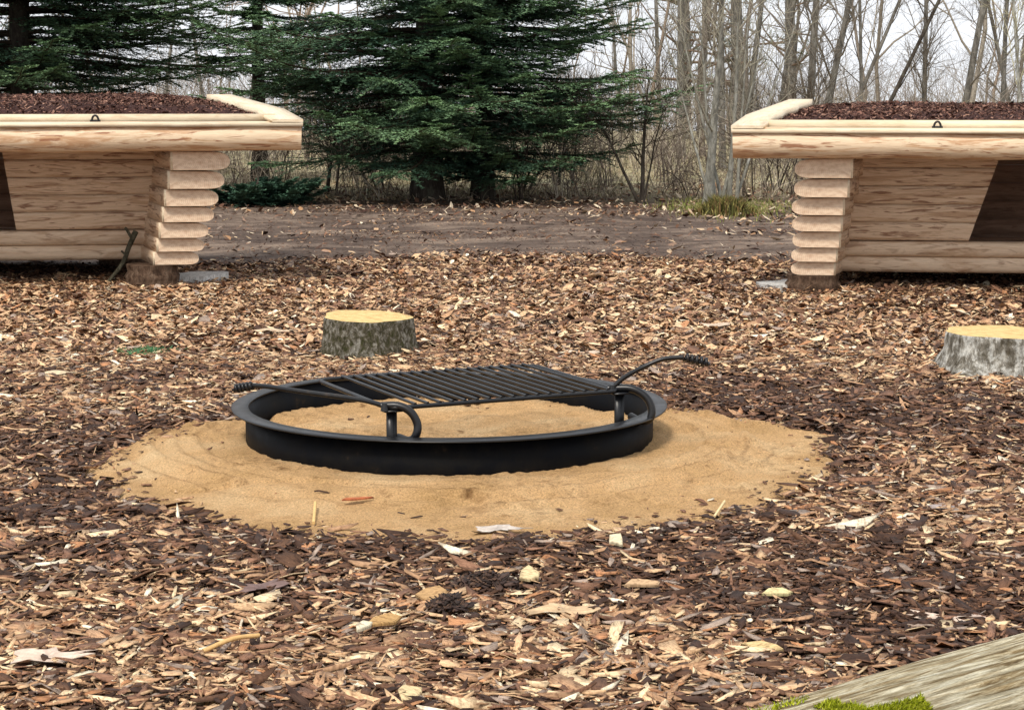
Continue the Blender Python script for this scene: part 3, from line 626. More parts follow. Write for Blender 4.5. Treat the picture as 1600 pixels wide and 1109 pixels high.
# stick leaning on the left shelter
a, b = atd(166, 437, 12.55), atd(212, 362, 12.72); a[2] = 0
mb = MB(); pts = spline([a, a * .62 + b * .38 + [.03, 0, .0], a * .3 + b * .7 + [.012, 0, 0], b]); tube(mb, pts, np.linspace(.012, .020, len(pts)), 8)
tube(mb, spline([pts[-5], pts[-5] + [-.03, -.01, .06], pts[-5] + [-.045, -.01, .075]]), .010, 7); tube(mb, [pts[12], pts[12] + [-.03, 0, .03]], .007, 6)
M_stick = m_bark('stick_bark', (.05, .045, .03), (.10, .09, .06), (.17, .16, .11), (9, 9, 9), 60)
tag(mb.build('stick', M_stick, loc=tuple(a), smooth=True), 'dark mossy forked stick leaning against the front of the left shelter', 'stick')

# ------------------------------------------------------------------ fallen log, bottom right
A = atz(1225, 1228, .12); B = atz(1600, 1112, .12); dlg = norm(B - A)
LT = empty('fallen_log', (*(A + dlg * .4)[:2], 0), 'weathered grey-brown log with bright green moss lying in the bottom right corner', 'log')
K, n = 90, 72; s_ = np.linspace(-.75, 2.4, K); th = np.arange(n) / n * 2 * np.pi
up = np.array([0, 0, 1.]); sd_ = np.cross(dlg, up)
S2, TH = np.meshgrid(s_, th, indexing='ij')
rad = .135 * (1 + .06 * (fbm(S2 * 1.5 + 5, np.cos(TH) * 1.5 + 3, 3) - .5) + .10 * (fbm(S2 * 2.0, TH * 9, 6) - .5) + .06 * (fbm(S2 * 3.0, TH * 26, 7) - .5)) + .006 * S2
VV = A + S2[..., None] * dlg + rad[..., None] * (np.cos(TH)[..., None] * sd_ + np.sin(TH)[..., None] * up)
i = np.arange(K - 1)[:, None] * n; j = np.arange(n)
mb = MB(); Gg = np.stack([S2, np.cos(TH) * .135, np.sin(TH) * .135], -1)
mb.add(VV, np.stack([i + j, i + (j + 1) % n, i + (j + 1) % n + n, i + j + n], -1).reshape(-1, 4), gc=Gg)
mb.add(VV[0], np.arange(n)[None], gc=Gg[0]); mb.add(VV[-1], np.arange(n)[None], gc=Gg[-1])
mb.build('log_body', M_oldlog, LT, smooth=True)
# moss: short tufts on the top
r = np.random.default_rng(44); N = 52000; ss = r.uniform(-.74, .26, N); tt_ = r.normal(1.10, .24, N)
mk = fbm(ss * 6 + 2, tt_ * 3, 15); k = (mk > .34 + .4 * sstep(.02, .26, ss)); ss, tt_ = ss[k], tt_[k]; N = len(ss)
ri = .135 * 1.0 + .006 * ss; bse = A + ss[:, None] * dlg + (ri + .001)[:, None] * (np.cos(tt_)[:, None] * sd_ + np.sin(tt_)[:, None] * up)
nrm = np.cos(tt_)[:, None] * sd_ + np.sin(tt_)[:, None] * up; d = norm(nrm + r.normal(0, .55, (N, 3))); hh = r.uniform(.004, .013, N)[:, None]
wv = norm(np.cross(d, r.normal(0, 1, (N, 3)))) * .0014
mb = MB(); Vt = np.stack([bse - wv, bse + wv, bse + d * hh], 1)
mc = lin(np.array([[176, 184, 40], [150, 162, 30], [200, 204, 76], [116, 124, 30]]))[r.integers(0, 4, N)] * r.uniform(.6, 1.1, (N, 1))
mb.add(Vt, np.arange(N * 3).reshape(-1, 3), np.repeat(mc, 3, 0)); mb.build('moss', M_moss, LT)

# ------------------------------------------------------------------ small loose things
def leaf(p, size, yaw, col, label, lobes=5, seed=0, tilt=0.12):
    r = np.random.default_rng(seed); n = 40; a = np.linspace(0, 2 * np.pi, n, endpoint=False)
    rad = .5 * (1 + .26 * np.cos(a * (lobes + 2) + seed) + .10 * np.cos(a * 2)) * (1 + r.normal(0, .11, n)); x_ = rad * np.cos(a) * 1.25; y_ = rad * np.sin(a) * .72
    mb = MB(); ring = []
    for f in (1, .55, .0):
        xx, yy = x_ * f * size, y_ * f * size
        zz = .10 * size * np.abs(y_ * f) + .035 * size * np.sin(x_ * f * 5 + seed) + .04 * size * np.sin(y_ * f * 9 + x_ * f * 3) + tilt * xx * .4
        c, s = math.cos(yaw), math.sin(yaw); ring.append(np.stack([p[0] + xx * c - yy * s, p[1] + xx * s + yy * c, p[2] + .014 + zz], -1))
    ring = np.array(ring); i = np.arange(2)[:, None] * n; j = np.arange(n); cl = lin(col)
    F4 = np.stack([i + j, i + (j + 1) % n, i + (j + 1) % n + n, i + j + n], -1).reshape(-1, 4)
    mb.add(ring, F4, cl * np.concatenate([r.uniform(.5, 1.0, (n, 1)), r.uniform(.7, 1.05, (n, 1)), np.full((n, 1), .6)]) * [1, .97, .93])
    mb.add(ring - [0, 0, .0012], F4[:, ::-1], cl * .8)
    pts = [ring[0][0], ring[0][0] + .3 * (ring[0][0] - ring[2][0])]; tube(mb, pts, [.0012, .0008], 5, cl * .6)
    tag(mb.build('dry_leaf', M_leaf, loc=tuple(float(q) for q in p)), label, 'leaf', 'dead leaves lying on the wood chips')
pale, grey, tan = (226, 206, 190), (172, 160, 158), (196, 158, 112)
for k, (x_, y_, sz, yw, c, lb, lab) in enumerate([
    (72, 1036, .135, .2, pale, 5, 'large pale curled oak leaf at the bottom left of the photo'),
    (1462, 974, .10, -.3, pale, 4, 'pale lobed leaf lying on the chips just above the fallen log'),
    (1510, 978, .085, .7, (190, 172, 160), 5, 'greyish pink leaf touching the pale lobed one above the log'),
    (366, 848, .085, .4, (196, 178, 160), 6, 'crumpled grey-beige leaf in the dark litter at the front left rim of the sand'),
    (776, 834, .10, .05, (205, 196, 188), 3, 'narrow whitish leaf at the front edge of the sand'),
    (1478, 803, .12, .3, grey, 4, 'grey-brown leaf among dark chips right of the sand'),
    (880, 962, .115, .1, (214, 186, 150), 4, 'wide tan leaf among the chips in the lower middle'),
    (408, 925, .10, .8, (130, 108, 104), 3, 'dull mauve leaf on the chips in the lower left'),
    (910, 556, .13, .0, (220, 200, 180), 4, 'pale leaf lying behind the right half of the grate'),
    (1120, 512, .13, .1, (216, 196, 176), 4, 'pale leaf on the far chips below the gap between shelters'),
    (75, 590, .16, .1, (222, 202, 170), 3, 'long pale leaf by the left edge of the photo'),
    (420, 522, .15, .0, (218, 196, 168), 3, 'pale leaf on the chips left of the middle stump'),
    (862, 411, .2, .1, (206, 180, 150), 3, 'pale leaf on the border between chips and track')]):
    p = atz(x_, y_); leaf(p, sz, yw, c, lab, lb, seed=k + 3)
def shard(p, l, w_, th, yaw, col, name, label, cat, pitch=0., seed=0, grp=None, zoff=.02):
    r = np.random.default_rng(seed); out = np.array([[-1, -.5], [-.3, -1], [.7, -.85], [1, .1], [.45, 1], [-.55, .8]]) * (1 + r.uniform(-.45, .3, (6, 2)))
    mb = MB(); c, s = math.cos(yaw), math.sin(yaw); Vt = []
    for sc_, z_ in ((1, 0), (1, th * .7), (.9, th)):
        for a, b in out: xx, yy = a * l * sc_, b * w_ * sc_; Vt.append((p[0] + xx * c - yy * s, p[1] + xx * s + yy * c, p[2] + zoff + z_ + pitch * yy))
    j = np.arange(6); cl = lin(col) * .82
    for q_ in (0, 1): mb.add(Vt, np.stack([j + 6 * q_, (j + 1) % 6 + 6 * q_, (j + 1) % 6 + 6 * q_ + 6, j + 6 * q_ + 6], -1), cl * (.75 + .1 * q_))
    mb.add(Vt[12:], j[None], cl); mb.add(Vt[:6], j[None, ::-1], cl)
    tag(mb.build(name, M_chip, loc=tuple(float(q) for q in p)), label, cat, grp)
shard(atz(556, 782, .02), .048, .012, .006, .28, (196, 112, 70), 'bark_piece', 'flat orange-red bark splinter lying on the sand in front of the ring', 'bark', seed=1, zoff=.004)
for k, (x_, y_, l, w_, yw, c, lab) in enumerate([
    (828, 912, .026, .034, .3, (226, 206, 160), 'cream triangular wood chip standing out in the lower middle'),
    (962, 856, .032, .028, .1, (232, 218, 184), 'pale square chip just below the front right rim of the sand'),
    (566, 994, .036, .013, .9, (236, 226, 196), 'pale oblong chip tilted in the dark chips at lower centre left'),
    (600, 984, .05, .016, .6, (200, 160, 104), 'long tan chip beside the pale oblong one'),
    (676, 940, .036, .028, -.1, (196, 158, 110), 'tan plate-like chip next to a dark bark clump'),
    (1214, 940, .036, .014, -.1, (228, 214, 160), 'yellowish oblong chip right of the lower middle'),
    (640, 1101, .036, .024, .9, (232, 208, 160), 'cream chip cut off by the bottom edge of the photo'),
    (1196, 1026, .05, .018, -.6, (222, 194, 140), 'cream chip lying between the middle and the mossy log'),
    (1000, 925, .05, .016, .1, (214, 180, 140), 'wide pinkish tan chip right of the cream triangular chip')]):
    shard(atz(x_, y_), l, w_, .008, yw, c, 'wood_piece', lab, 'wood chip', pitch=.35, seed=k + 10, grp='large pale wood pieces')
DK = lin(np.array([[64, 50, 46], [80, 62, 54], [52, 42, 38], [104, 80, 64]]))
for k, (x_, y_, l, w_, lab) in enumerate([(757, 917, .075, .04, 'dark fibrous bark clump behind the tan plate-like chip'), (700, 955, .05, .035, 'small black bark clump in front of the bigger one')]):
    p = atz(x_, y_); r = np.random.default_rng(k + 90); N = 420; a_, b_ = r.normal(0, .45, N).clip(-1, 1), r.normal(0, .45, N).clip(-1, 1); mb = MB()
    chips(mb, p[0] + a_ * l, p[1] + b_ * w_, .012 + .030 * np.exp(-(a_ ** 2 + b_ ** 2) * 2) * r.uniform(.3, 1, N), np.full(N, 1.), mean=.022, lmin=.01, lmax=.05, tilt=.3, pal=DK, seed=k + 92)
    tag(mb.build('bark_clump', M_chip, loc=tuple(float(q) for q in p)), lab, 'bark', kind=None)
def twig(x0, y0, x1, y1, h0, h1, r0, col, label, bend=.01):
    a = atz(x0, y0); b = atz(x1, y1); a[2] = h0; b[2] = h1; mb = MB(); m_ = (a + b) / 2 + [bend * .3, 0, bend]
    tube(mb, spline([a, m_, b]), r0, 7, lin(col)); tag(mb.build('twig', M_leaf, loc=tuple(a), smooth=True), label, 'twig', 'loose twigs on the ground')
twig(318, 1030, 405, 1012, .02, .03, .0055, (206, 168, 112), 'straight peeled twig lying on the chips at lower left')
twig(490, 822, 493, 800, .01, .03, .005, (214, 180, 120), 'short pale twig standing at the front left rim of the sand', .0)
twig(1116, 812, 1132, 798, .01, .03, .004, (220, 196, 150), 'short pale twig at the front right rim of the sand', .0)
twig(622, 813, 632, 818, .025, .03, .002, (60, 46, 40), 'tiny dark twig lying on the front of the sand', .0)
# small green sprig
p = atz(226, 556); r = np.random.default_rng(3); N = 260; mb = MB()
b0 = p + np.stack([r.normal(0, .055, N), r.normal(0, .05, N), r.uniform(.015, .03, N)], -1); d = norm(r.normal(0, 1, (N, 3)) * [1, 1, .5] + [0, 0, .3]); wv = norm(np.cross(d, r.normal(0, 1, (N, 3)))) * .003
mb.add(np.stack([b0 - wv, b0 + wv, b0 + d * .03], 1), np.arange(N * 3).reshape(-1, 3), lin((84, 130, 90))); tag(mb.build('green_sprig', M_grass, loc=tuple(p)), 'small tuft of green needles on the chips left of the ring', 'sprig')

# ------------------------------------------------------------------ vegetation engines
def grow(P, Rr, per, l0, l1, spread, up, K, wig, rs, tmin, r, tmax=1.0, taper=.35):
    """branches from every parent polyline, vectorised"""
    N, Kp, _ = P.shape; M = N * per; pi = np.repeat(np.arange(N), per); t = r.uniform(tmin, tmax, M) * (Kp - 1.001)
    k = t.astype(int); f = (t - k)[:, None]; base = P[pi, k] * (1 - f) + P[pi, k + 1] * f; tan_ = norm(P[pi, k + 1] - P[pi, k])
    pr = Rr[pi, k] * (1 - f[:, 0]) + Rr[pi, k + 1] * f[:, 0]
    side = r.normal(0, 1, (M, 3)); side = norm(side - tan_ * (side * tan_).sum(-1, keepdims=True))
    sp = R(1) * r.normal(spread, spread * .25, M)[:, None]; d = norm(tan_ * np.cos(sp) + side * np.sin(sp) + np.array([0, 0, up]))
    ln = r.uniform(l0, l1, M) * (1 - .45 * t / (Kp - 1)); st = (ln / (K - 1))[:, None]; out = [base]
    for _ in range(K - 1):
        d = norm(d + r.normal(0, wig, (M, 3)) + np.array([0, 0, up * .25])); out.append(out[-1] + d * st)
    Q_ = np.stack(out, 1); rr = (pr * rs)[:, None] * np.linspace(1, taper, K)[None]
    return Q_, rr
def bare_tree(base, top, r0, seed, label, name='bare_tree', trunkm=None, col=(122, 114, 104), dens=1.0, cat='tree', group='bare deciduous trees behind the clearing', Hh=None, K=16, wig=.05, tmin=.12, blen=(.7, 1.5), spread=48, stems=None, tw=1.0):
    r = np.random.default_rng(seed); base = np.asarray(base, float); base[2] = gz(base[0], base[1]) - .03
    t = empty(name, base, label, cat, group); top = np.asarray(top, float)
    trunks = []
    for (b_, tp, rr0) in (stems or [(base, top, r0)]):
        b_ = np.asarray(b_, float).copy(); b_[2] = base[2]; dirv = np.asarray(tp) - b_; s = np.linspace(0, 1, K)[:, None]
        Lh = np.linalg.norm(dirv); w_ = np.cumsum(r.normal(0, wig * .12 * Lh / K * 2.2, (K, 3)), 0) * [1, 1, .2]; w_ -= w_[0]
        # keep the visible course close to the line
        trunks.append((b_ + dirv * s + w_ * np.sin(s * 3.0), rr0 * (1.0 - .72 * np.linspace(0, 1, K)) * (1 + .25 * np.exp(-np.linspace(0, 1, K) * 30))))
    P = np.array([a for a, _ in trunks]); Rr = np.array([b for _, b in trunks])
    mb = MB(); cl = lin(col)
    for a, b in trunks: tube(mb, a, b, 9, cl)
    mb.build('trunk', trunkm or M_trunk, t, smooth=True)
    mb = MB()
    n1 = max(3, int(13 * dens))
    P1, R1 = grow(P, Rr, n1, blen[0], blen[1], spread, .22, 8, .12, .45, tmin, r); R1 = np.maximum(R1, .004)
    P2, R2 = grow(P1, R1, max(3, int(5 * dens)), .35, .9, 42, .12, 6, .16, .55, .15, r); R2 = np.maximum(R2, .0028)
    P3, R3 = grow(P2, R2, max(2, int(4 * dens)), .15, .6, 44, .06, 5, .22, .6, .15, r); R3 = np.maximum(R3, .0019)
    for Pq, Rq, nn_ in ((P1, R1, 5), (P2, R2, 4), (P3, R3, 3)):
        v, f = tubes(Pq, Rq * tw, nn_); mb.add(v, f, cl * r.uniform(.7, 1.35, (len(Pq), 1)).repeat(Pq.shape[1] * nn_, 0))
    mb.build('crown', M_twig, t)
    return t

def needles(mb, P, wlen, r, cols, step=.017, width=.0052, droop=0.0, flat=.25):
    """P (N,K,3) twig lines -> thin triangles on both sides and above"""
    N, K, _ = P.shape; seg = np.linalg.norm(np.diff(P, axis=1), axis=-1).sum(1); m = max(3, int(np.median(seg) / step))
    t = np.linspace(.04, .999, m)[None] + r.uniform(-.02, .02, (N, m)); t = np.clip(t, 0, .999) * (K - 1); k = t.astype(int); f = (t - k)[..., None]; ii = np.arange(N)[:, None]
    b = P[ii, k] * (1 - f) + P[ii, np.minimum(k + 1, K - 1)] * f; T = norm(P[ii, np.minimum(k + 1, K - 1)] - P[ii, k] + 1e-6)
    S = norm(np.cross(T, [0, 0, 1.])); Bn = np.cross(S, T); vs = []; cs = []
    for sg in (-1, 1):
        d = norm(T * .75 + S * sg * 1.0 + Bn * r.uniform(-.1, .6, (N, m, 1)) + r.normal(0, .16, (N, m, 3)))
        L_ = wlen * r.uniform(.7, 1.2, (N, m, 1)); wv = norm(np.cross(d, Bn + r.normal(0, .35, (N, m, 3)))) * width
        vs.append(np.stack([b - wv, b + wv, b + d * L_], 2)); cs.append(np.repeat(cols[:, None], m, 1) * r.uniform(.75, 1.3, (N, m, 1)))
    V = np.concatenate(vs, 0).reshape(-1, 3); cc = np.concatenate(cs, 0).reshape(-1, 3).repeat(3, 0)
    mb.add(V, np.arange(len(V)).reshape(-1, 3), cc)

def fir(base, height, r0, reach, z_low, label, seed, zvis=2.9, gap=.13, nb=7, tint=(62, 92, 74), tip=(126, 156, 110), droop=.16, bias=None, name='fir_tree', cat='tree', dens=1.0, inner=.0):
    r = np.random.default_rng(seed); base = np.array([base[0], base[1], gz(base[0], base[1]) - .03]); t = empty(name, base, label, cat, 'evergreen firs at the edge of the wood')
    mb = MB(); K = 14; pts = base + np.stack([np.cumsum(r.normal(0, .006, K)), np.cumsum(r.normal(0, .006, K)), np.linspace(0, height, K)], -1)
    tube(mb, pts, r0 * (1 - .93 * np.linspace(0, 1, K)) * (1 + .4 * np.exp(-np.linspace(0, 1, K) * 25)), 12); mb.build('trunk', M_firbark, t, smooth=True)
    mbb = MB(); mbn = MB(); c0, c1 = lin(tint), lin(tip)
    def whorls(z0, z1, gap_, nb_, fine):
        zs = []; z = z0
        while z < z1: zs += [z + r.uniform(-.04, .04) for _ in range(nb_)]; z += gap_ * r.uniform(.8, 1.2)
        zs = np.array(zs)
        if height > 2: zs = zs[(zs > z_low + .42) | (r.uniform(0, 1, len(zs)) < .68)]
        N = len(zs); az = r.uniform(0, 2 * np.pi, N)
        f = np.clip(1 - (zs - z_low) / (height - z_low), .03, 1); Ln = reach * f ** .8 * r.uniform(.62, 1.08, N)
        if bias is not None: Ln *= bias(az, zs)
        Ln = Ln * np.clip(.62 + (zs - z_low) * .9, .55, 1)
        K = 10; s = np.linspace(0, 1, K); D = np.stack([np.cos(az), np.sin(az), 0 * az], -1); wob = r.normal(0, .05, (N, 1))
        perp = np.stack([-D[:, 1], D[:, 0], 0 * az], -1)
        dr = droop * r.uniform(.5, 1.5, N)[:, None] * Ln[:, None]
        z_ = .10 * Ln[:, None] * s - dr * (s ** 1.5) * 1.5 + .14 * Ln[:, None] * s ** 4
        P = base + np.array([0, 0, 1.]) * (zs[:, None, None] + z_[..., None]) + D[:, None] * (Ln[:, None] * s)[..., None] + perp[:, None] * (wob * Ln[:, None] * np.sin(s * 3))[..., None]
        R1 = (.006 + .010 * Ln[:, None]) * (1 - .85 * s)[None]; v, f_ = tubes(P, R1, 5); mbb.add(v, f_, lin((64, 54, 44)))
        # side twigs lying in the spray's plane, longest near the middle, pointing forward
        per = int((40 if fine else 12) * dens); M = N * per; pi = np.repeat(np.arange(N), per); tpos = np.tile(np.linspace(.10 + inner, .985, per), N) + r.uniform(-.012, .012, M)
        tk = np.clip(tpos, 0, .999) * (K - 1); k = tk.astype(int); ff = (tk - k)[:, None]; b = P[pi, k] * (1 - ff) + P[pi, k + 1] * ff; T = norm(P[pi, k + 1] - P[pi, k])
        sg = np.where(np.arange(M) % 2 == 0, 1., -1.)[:, None]; S = norm(np.cross(T, [0, 0, 1.])) * sg
        ln = Ln[pi] * .40 * (1.08 - tpos) ** .75 * np.minimum(1, tpos * 4 + .4) * r.uniform(.6, 1.15, M); d = norm(T * .85 + S + np.array([0, 0, 1.]) * r.normal(.0, .12, (M, 1)))
        K2 = 5; q = np.linspace(0, 1, K2)[None, :, None]; P2 = b[:, None] + d[:, None] * ln[:, None, None] * q + T[:, None] * (ln[:, None, None] * .22 * q ** 2) - np.array([0, 0, 1.]) * (ln[:, None, None] * r.uniform(.0, .28, (M, 1, 1)) * q ** 2)
        v, f_ = tubes(P2, np.linspace(.0035, .0015, K2)[None].repeat(M, 0), 3); mbb.add(v, f_, lin((60, 52, 40)))
        cv = r.uniform(0, 1, (N, 1))[pi]; tw = np.clip(tpos[:, None] ** 1.5 * .8 + r.normal(0, .15, (M, 1)) + (cv - .5) * .5, 0, 1); col = c0 * (1 - tw) + c1 * tw  # lit tips and dark inner twigs are put into the needle colour
        if fine:
            per3 = 7; M3 = M * per3; pj = np.repeat(np.arange(M), per3); t3 = np.tile(np.linspace(.18, .95, per3), M); k3 = np.clip(t3 * (K2 - 1), 0, K2 - 1.001); kk = k3.astype(int); f3 = (k3 - kk)[:, None]
            b3 = P2[pj, kk] * (1 - f3) + P2[pj, kk + 1] * f3; T3 = norm(P2[pj, kk + 1] - P2[pj, kk]); sg3 = np.where(np.arange(M3) % 2 == 0, 1., -1.)[:, None]; S3 = norm(np.cross(T3, [0, 0, 1.])) * sg3
            l3 = ln[pj] * .42 * (1.1 - t3) * r.uniform(.7, 1.2, M3); l3 = np.maximum(l3, .03); d3 = norm(T3 * .9 + S3 + r.normal(0, .10, (M3, 3)))
            P3 = b3[:, None] + d3[:, None] * l3[:, None, None] * np.linspace(0, 1, 3)[None, :, None]
            needles(mbn, P3, .034, r, col[pj], step=.030, width=.0080); needles(mbn, P2, .032, r, col, step=.018, width=.0075)
            kt = P[:, 3:]; needles(mbn, kt, .03, r, (c0 * .4 + c1 * .6) * np.ones((N, 1)), step=.012, width=.008)
        else: needles(mbn, P2, .07, r, col, step=.045, width=.012)
    whorls(z_low, min(zvis, height - .3), gap, nb, True)
    if height > zvis + .3: whorls(zvis, height - .1, .34, 6, False)
    mbb.build('branches', M_twig, t); mbn.build('crown', M_needle, t)
    return t

# ------------------------------------------------------------------ evergreens
p1 = atz(667, 315); p2 = atz(752, 317)
fir((p1[0], p1[1] + .3), 7.6, .15, 2.5, .42, 'large dark fir, the left of two trunks in the middle of the photo', 101, gap=.15, bias=lambda a, z: 1 + .12 * np.cos(a - np.pi), droop=.15)
fir((p2[0], p2[1] + .8), 7.2, .11, 2.15, .27, 'dark fir with the thinner trunk, standing right of the big middle fir', 102, gap=.145, bias=lambda a, z: 1 + .22 * np.cos(a), droop=.10)
pl = atd(40, 300, 23.5); fir((pl[0], 23.5), 8.5, .16, 2.9, 1.15, 'tall dark fir behind the left shelter, its sprays hanging over the roof', 103, gap=.12, nb=9, droop=.13, zvis=3.2)
pm = atd(400, 300, 25.0); fir((pm[0], 25.4), 6.5, .10, 1.25, 1.2, 'fir half hidden between the left and middle firs', 104, gap=.17, nb=5, droop=.12, zvis=3.2)
pb = atd(395, 312, 20.7); fir((pb[0], 20.9), .46, .03, 1.15, .03, 'low spreading blue-green fir bush on the ground right of the left shelter', 105, zvis=.42, gap=.04, nb=8, tint=(46, 74, 62), tip=(84, 116, 92), droop=.0, name='fir_bush', cat='bush')

# ------------------------------------------------------------------ bare trees, placed by where their trunks cross the photo
def tr(x0, x1, D, wpx, seed, label, ytop=0, Ht=6.5, **kw):
    """trunk foot at column x0 (y where ground is at D), passes column x1 at the photo's top edge"""
    b = np.array([(x0 - 800) / F * D * 1.0, D, 0]); t0 = atd(x1, ytop, D); d = t0 - b; k = Ht / t0[2]; top = b + d * k; top[1] = D + rnd.uniform(-.3, .3)
    kw['dens'] = kw.get('dens', 1.0) * 1.35; return bare_tree(b, top, wpx * .74 / F * D / 2, seed, label, tw=.8, **kw)
tr(1063, 1065, 34, 19, 1, 'straight grey trunk right of the firs, seen through their tips', blen=(.6, 1.4), tmin=.2)
tr(1031, 1027, 38, 11, 2, 'thin grey tree close to the right tips of the firs', blen=(.6, 1.4))
tr(1128, 1127, 30, 15, 3, 'upright bare tree behind the pale many-stemmed shrub', dens=1.1)
tr(1160, 1190, 32, 15, 4, 'bare tree leaning slightly right, left of the right shelter roof corner', dens=1.1)
tr(1205, 1243, 33, 10, 5, 'slim tree slanting right above the corner of the right shelter')
tr(1258, 1277, 29, 19, 6, 'thick bare trunk above the raised corner of the right shelter', dens=1.2)
tr(1270, 1326, 28, 17, 7, 'bare trunk crossing rightward from the foot of the thick one', dens=1.2)
tr(1346, 1343, 31, 9, 8, 'thin upright tree above the bark roof of the right shelter')
tr(1300, 1408, 35, 10, 9, 'thin slanting tree behind the middle of the right shelter roof')
tr(1330, 1468, 27, 10, 10, 'dark tree leaning strongly right over the right shelter roof', col=(70, 62, 54), trunkm=M_firbark)
tr(1440, 1450, 33, 12, 11, 'bare tree behind the hook on the right shelter', dens=1.2)
tr(1488, 1535, 30, 17, 12, 'stout bare trunk leaning right near the top right corner', dens=1.2)
tr(1560, 1572, 32, 12, 13, 'bare tree close to the right edge of the photo', dens=1.3)
tr(1590, 1545, 35, 10, 14, 'bare tree at the right edge leaning left', dens=1.2)
tr(970, 955, 36, 8, 15, 'slim bare tree behind the right branches of the firs')
tr(1095, 1105, 40, 10, 16, 'distant slim tree between the straight grey trunk and the pale shrub')
tr(330, 300, 36, 9, 17, 'slim bare tree in the sky gap between the left and middle firs', dens=1.3)
tr(250, 275, 34, 8, 18, 'thin bare tree left in the sky gap above the left shelter', dens=1.3)
tr(385, 410, 38, 8, 19, 'bare tree right in the sky gap beside the middle firs', dens=1.3)
# pale many-stemmed shrub with arching stems, moss at its foot
D = 20.6; cx = atd(1128, 322, D)
st = []
for k, (xa, xb, yb, w_) in enumerate([(1105, 1122, 120, 17), (1118, 1095, 60, 7), (1140, 1150, 90, 10), (1150, 1165, 100, 6), (1125, 1190, 80, 6), (1132, 1075, 90, 6), (1112, 1060, 130, 5), (1146, 1215, 120, 5)]):
    q = atd(xb, yb, D + .1 * k - .4); b = np.array([(xa - 800) / F * D * 1.0, D + .05 * (k % 3), 0]); d = q - b; st.append((b, b + d * (1.9 / max(q[2], .5)), w_ / F * D / 2))
bare_tree(cx, None, .05, 30, 'pale grey many-stemmed shrub with arching twigs beside the right shelter', 'hazel_shrub', M_pale, (158, 152, 134), .55, 'shrub', None, stems=st, blen=(.4, 1.0), tmin=.25, wig=.09, spread=40, tw=.8)
# dark forked sapling
D = 21.2; st = []
for (xa, xb, yb, w_) in [(1002, 1010, 190, 8), (1000, 950, 215, 6), (1004, 1030, 205, 4)]:
    q = atd(xb, yb, D); b = np.array([(xa - 800) / F * D, D, 0]); st.append((b, b + (q - b) * 1.5, w_ / F * D / 2))
bare_tree(atd(1002, 310, D), None, .03, 31, 'small dark forked sapling right of the firs', 'sapling', M_firbark, (74, 66, 56), .7, 'sapling', None, stems=st, blen=(.3, .7), tmin=.3, wig=.16)
for k, (x_, dx, D, lab) in enumerate([(515, 10, 23, 'dark thin-stemmed shrub between the left shelter beam and the firs'), (590, -30, 24, 'spindly shrub just left of the big fir trunk'), (810, 30, 23.5, 'spindly shrub under the boughs right of the thin fir trunk'), (880, 20, 25, 'branching shrub under the right boughs of the firs'), (1215, 25, 23, 'thin crooked shrub against the end logs of the right shelter')]):
    st = []; rr = random.Random(k)
    for q_ in range(4):
        xa = x_ + rr.uniform(-14, 14); q = atd(xa + dx * rr.uniform(-1, 2.2), 190, D); b = np.array([(xa - 800) / F * D, D + rr.uniform(-.1, .1), 0]); st.append((b, b + (q - b) * rr.uniform(.9, 1.4), rr.uniform(3, 5) / F * D / 2))
    bare_tree(atd(x_, 300, D), None, .02, 40 + k, lab, 'shrub', M_firbark, (84, 74, 62), .8, 'shrub', 'thin leafless shrubs', stems=st, blen=(.3, .7), tmin=.2, wig=.16)
# pale lichen covered tree near the right corner
tr(1602, 1585, 24, 8, 33, 'pale lichen-covered tree at the top right edge of the photo', col=(176, 170, 140), trunkm=M_pale, dens=1.1)
# distant pines with green tops
for k, (x_, D, lab) in enumerate([(1150, 42, 'distant pine with thin green needles behind the pale shrub'), (1070, 46, 'distant pine behind the straight grey trunk'), (1235, 48, 'distant pine seen above the corner of the right shelter')]):
    r = np.random.default_rng(60 + k); b = np.array([(x_ - 800) / F * D, D, 0]); t = empty('pine_tree', b, lab, 'tree', 'distant pines'); mb = MB(); K = 10
    pts = b + np.stack([np.cumsum(r.normal(0, .03, K)), 0 * np.arange(K), np.linspace(0, 8, K)], -1); tube(mb, pts, np.linspace(.16, .05, K), 8); mb.build('trunk', M_trunk, t, smooth=True)
    P1, R1 = grow(pts[None], np.linspace(.1, .04, K)[None], 46, .8, 1.9, 75, .1, 7, .12, .4, .15, r); P2, R2 = grow(P1, R1, 9, .2, .6, 45, .1, 4, .15, .5, .35, r)
    mb = MB(); v, f = tubes(P1, R1, 4); mb.add(v, f, lin((110, 90, 74))); v, f = tubes(P2, R2 * .7, 3); mb.add(v, f, lin((90, 80, 60)))
    needles(mb, P2, .07, r, lin((92, 116, 84)) * r.uniform(.7, 1.2, (len(P2), 1)), step=.05, width=.008); mb.build('crown', M_needle, t)

